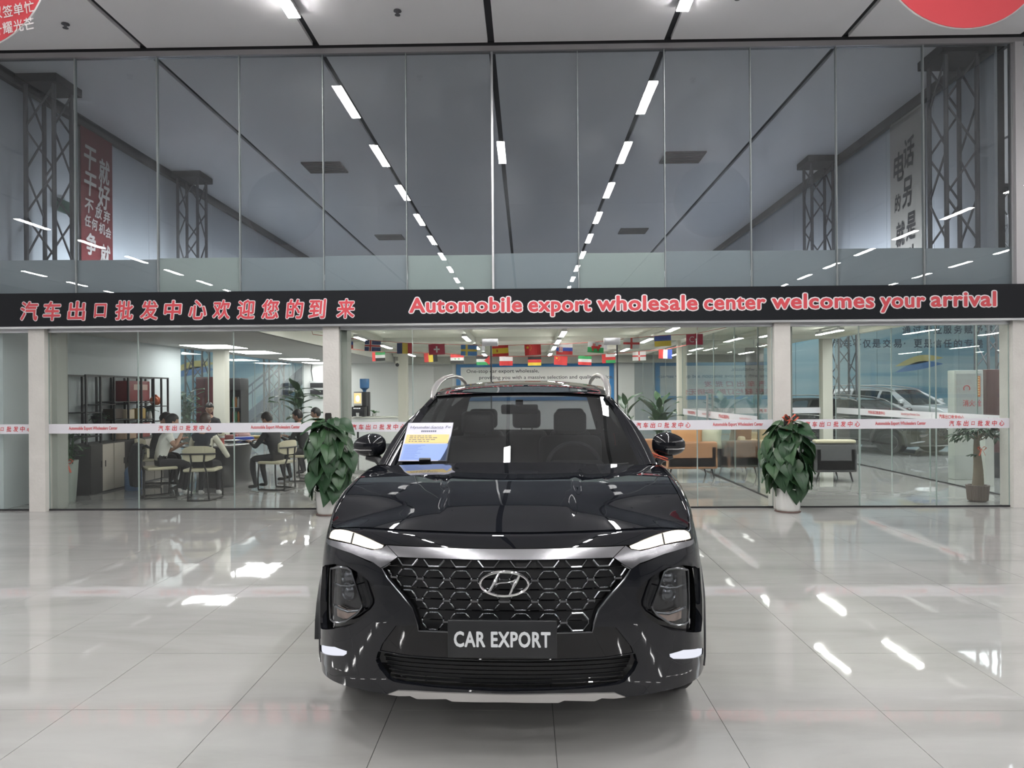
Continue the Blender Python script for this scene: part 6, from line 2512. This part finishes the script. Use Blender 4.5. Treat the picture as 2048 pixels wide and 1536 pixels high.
# ------------------------------------------------------------------ sofas
def sofa(label, loc, rz, w, m, cm_=None, d=.78, arm=.14):
    t = thing('sofa', label, 'sofa', loc, rz)
    mb = MB(); mb.rbox(-w / 2, w / 2, -d / 2, d / 2, .17, .40, .03); mb.build('base', m, t)
    mb = MB(); mb.rbox(-w / 2, w / 2, -d / 2, -d / 2 + .16, .17, .66, .04); mb.build('backrest', m, t)
    for sg in (-1, 1):
        mb = MB(); mb.rbox(*sorted((sg * w / 2, sg * (w / 2 - arm))), -d / 2, d / 2, .17, .60, .04); mb.build('armrest', m, t)
        for y in (-d / 2 + .08, d / 2 - .08):
            mb = MB(); mb.tube([(sg * (w / 2 - .10), y, .18), (sg * (w / 2 - .05), y, .0)], [.018, .011], n=8); mb.build('leg', black_m, t)
    n = max(1, round((w - 2 * arm) / .6))
    cw = (w - 2 * arm) / n
    for k in range(n):
        x = -w / 2 + arm + cw * k
        mb = MB(); mb.rbox(x + .005, x + cw - .005, -d / 2 + .15, d / 2 + .01, .40, .52, .035); mb.build('seat_cushion', cm_ or m, t)
    return t


tan = mat('sofa_tan', (.40, .20, .10), .5)
tan2 = mat('sofa_tan_cloth', (.58, .30, .13), .6)
grey = mat('sofa_grey', (.125, .125, .125), .7)
greyd = mat('armchair_grey', (.075, .077, .082), .7)
pale = mat('cushion_pale', (.46, .47, .36), .8)
sofa('tan leather armchair seen from behind, right of the door mirror', (at(1386, 900, 13.3).x, 13.75, 0), 0, .92, tan)
sofa('tan leather armchair half hidden by the car and its mirror', (at(1290, 900, 14.2).x, 14.6, 0), R(12), .95, tan)
t = sofa('grey sofa behind the glass partition', (at(1476, 900, 13.6).x + .02, 14.0, 0), 0, .80, grey)
sofa('grey armchair with a cream top behind the right pothos', (at(1673, 900, 12.7).x, 13.1, 0), 0, .72, greyd, cream)
sofa('pale sofa standing against the far glass of the right office', (at(1535, 880, 15.9).x, 16.2, 0), R(180), 1.25, pale, cream)


def pillow(label, loc, m, rx, rz, s=(.24, .08, .20), name='cushion'):
    vs, fs = [], []
    n = 10
    for q in (-1, 1):
        for i in range(n + 1):
            for j in range(n + 1):
                u, v = -1 + 2 * i / n, -1 + 2 * j / n
                b = (1 - u ** 4) * (1 - v ** 4)
                vs.append((u * s[0] * (1 - .08 * (1 - abs(v))), q * s[1] * b ** .6, v * s[2] * (1 - .08 * (1 - abs(u)))))
    k = (n + 1) ** 2
    for q in (0, 1):
        for i in range(n):
            for j in range(n):
                a = q * k + i * (n + 1) + j
                f = (a, a + n + 1, a + n + 2, a + 1)
                fs.append(f if q == 0 else f[::-1])
    mb = MB(); mb.add(vs, fs, 0, True)
    o = mb.build(name, m, None, loc)
    o.rotation_euler = (rx, 0, rz)
    tag(o, label, 'cushion', 'cushions on the sofas')
    return o


pillow('orange cloth cushion standing on the tan armchair', (at(1383, 860, 13.5).x - .05, 13.64, .72), tan2, R(-12), .1, (.30, .10, .24))
pillow('pale green cushion on the tan armchair, right of the orange one', (at(1432, 862, 13.7).x - .12, 13.70, .70), pale, R(-20), -.3, (.22, .09, .20))
pillow('dark brown cushion on the far pale sofa', (at(1460, 860, 15.8).x + .30, 16.02, .70), mat('cushion_brown', (.12, .09, .08), .8), R(14), .2, (.26, .09, .22))
pillow('cream cushion on the far pale sofa behind the tape', (at(1535, 860, 15.8).x + .1, 16.02, .70), cream, R(14), -.1, (.26, .09, .24))
# cream throw over the grey armchair
ax = at(1673, 900, 12.7).x
mb = MB(); mb.rbox(-.34, .34, -.10, .11, .0, .06, .028)
tag(mb.build('bolster', cream, None, (ax, 12.80, .663)), 'cream bolster lying on the back of the grey armchair', 'cushion', 'cushions on the sofas')
# dark screen in the right office
p = at(1509, 744, 16.5)
t = thing('wall_screen', 'dark upright screen hanging behind the glass left of the third column', 'screen', (p.x, 16.5, p.z + .02))
mb = MB(); mb.rbox(-.20, .20, -.03, .03, -.52, .52, .01, 2); mb.build('panel', mat('screen_dark', (.05, .055, .06), .25), t)
mb = MB(); mb.tube([(0, 0, .52), (0, 0, 2.72 - p.z - .02)], .015, n=8); mb.build('hanger', alu_m, t)

# ------------------------------------------------------------------ fire cabinet and side hall
p = at(1942, 800, 12.9)
t = thing('fire_cabinet', 'white fire hydrant cabinet with red lettering behind the money tree', 'cabinet', (p.x + .02, 13.1, 0), R(-4))
mb = MB(); mb.rbox(-.24, .24, -.12, .12, .0, 1.90, .01, 2); mb.build('body', mat('fire_white', (.55, .56, .54), .4), t)
mb = MB(); mb.box(-.205, .205, -.130, -.121, .80, 1.84)
dr = mb.build('door', mat('fire_door', (.46, .47, .47), .25), t)
for i, c in enumerate('消火栓'):
    text_fit('lettering', c, tred, dr, Matrix.Translation((-.06 + i * .105, -.1315, 1.33)), .095, .115, bold=.01)
mb = MB(); mb.tube([(.05 * math.cos(a) - .04, -.131, 1.585 + .05 * math.sin(a)) for a in np.linspace(-.6, PI + .6, 14)], .008, n=5); mb.build('emblem', tred, dr)
mb = MB(); mb.box(.125, .185, -.133, -.130, 1.44, 1.80); mb.build('sticker', mat('sticker_orange', (.70, .20, .05), .5), dr)
mb = MB()
for k in range(7): mb.box(.140, .170, -.1345, -.133, 1.47 + k * .042, 1.495 + k * .042)
mb.prism([(.135, 1.765), (.175, 1.765), (.155, 1.795)], .001, M=Matrix.Translation((0, -.1345, 0)))
mb.build('print', mat('sticker_yellow', (.85, .6, .3), .5), dr)
t = thing('red_cabinet', 'dark red steel cabinet right of the white fire cabinet', 'cabinet', (at(1987, 800, 13.2).x + .08, 13.35, 0))
mb = MB(); mb.rbox(-.20, .20, -.15, .15, .45, 1.92, .01, 2); mb.build('body', mat('cabinet_red', (.16, .022, .028)), t)
mb = MB(); mb.box(-.17, .17, -.12, .12, 0, .45); mb.build('stand', black_m, t)
p = at(1974, 900, 12.2)
mb = MB(); mb.box(p.x - .07, p.x + .07, 12.13, 12.27, 0, .80); struct(mb.build('column', white_m))

# further cars beyond the glass; dark and far left ones stand in for reflections
ccm = CH(car)
white_p = mat('white_car_paint', (.45, .46, .47), .15, coat=1.0)
grey_p = mat('black_car_paint_far', (.010, .010, .012), .12, coat=1.0)


def car_copy(label, loc, rz, paint):
    skip = {'seat', 'headrest', 'steering_wheel', 'dashboard', 'grille_slat', 'intake_slat'}
    seen = {}

    def cp(o, parent):
        base = o.name.split('.')[0]
        if base in skip or (base in ('number_plate',)):
            return None
        c = o.copy()
        COL.objects.link(c)
        if parent is not None:
            c.parent = parent
        if c.type == 'MESH' and paint is not None and o.data.materials and o.data.materials[0] == car_paint:
            if o.data.name not in PAINTED:
                PAINTED[o.data.name] = {}
            dct = PAINTED[o.data.name]
            if paint.name not in dct:
                m = o.data.copy(); m.materials[0] = paint; dct[paint.name] = m
            c.data = dct[paint.name]
        if base in ('running_light', 'fog_light'):
            if 'off' not in PAINTED:
                PAINTED['off'] = mat('lamp_off', (.5, .52, .55), .15, coat=1)
            m = c.data.copy(); m.materials[0] = PAINTED['off']; c.data = m
        for ch in ccm.get(o.name, []):
            cp(ch, c)
        return c
    r_ = cp(car, None)
    r_.location = loc
    r_.rotation_euler = (0, 0, rz)
    r_['label'] = label
    return r_


PAINTED = {}
cc = car_copy('dark car standing in for a reflection in the side glass on the right, its wheel showing', (10.0, 17.7, 0), R(30), grey_p)  # solid body put in for a dark car mirrored by the glass
cc.scale = (1, 1, .84)
car_copy('white car parked behind the dark car on the right', (12.2, 20.2, 0), R(30), white_p)
car_copy('white car standing in for a reflection in the glass on the far left', (-9.2, 16.6, 0), R(80), white_p)  # solid body put in for pale car reflections in the left glass
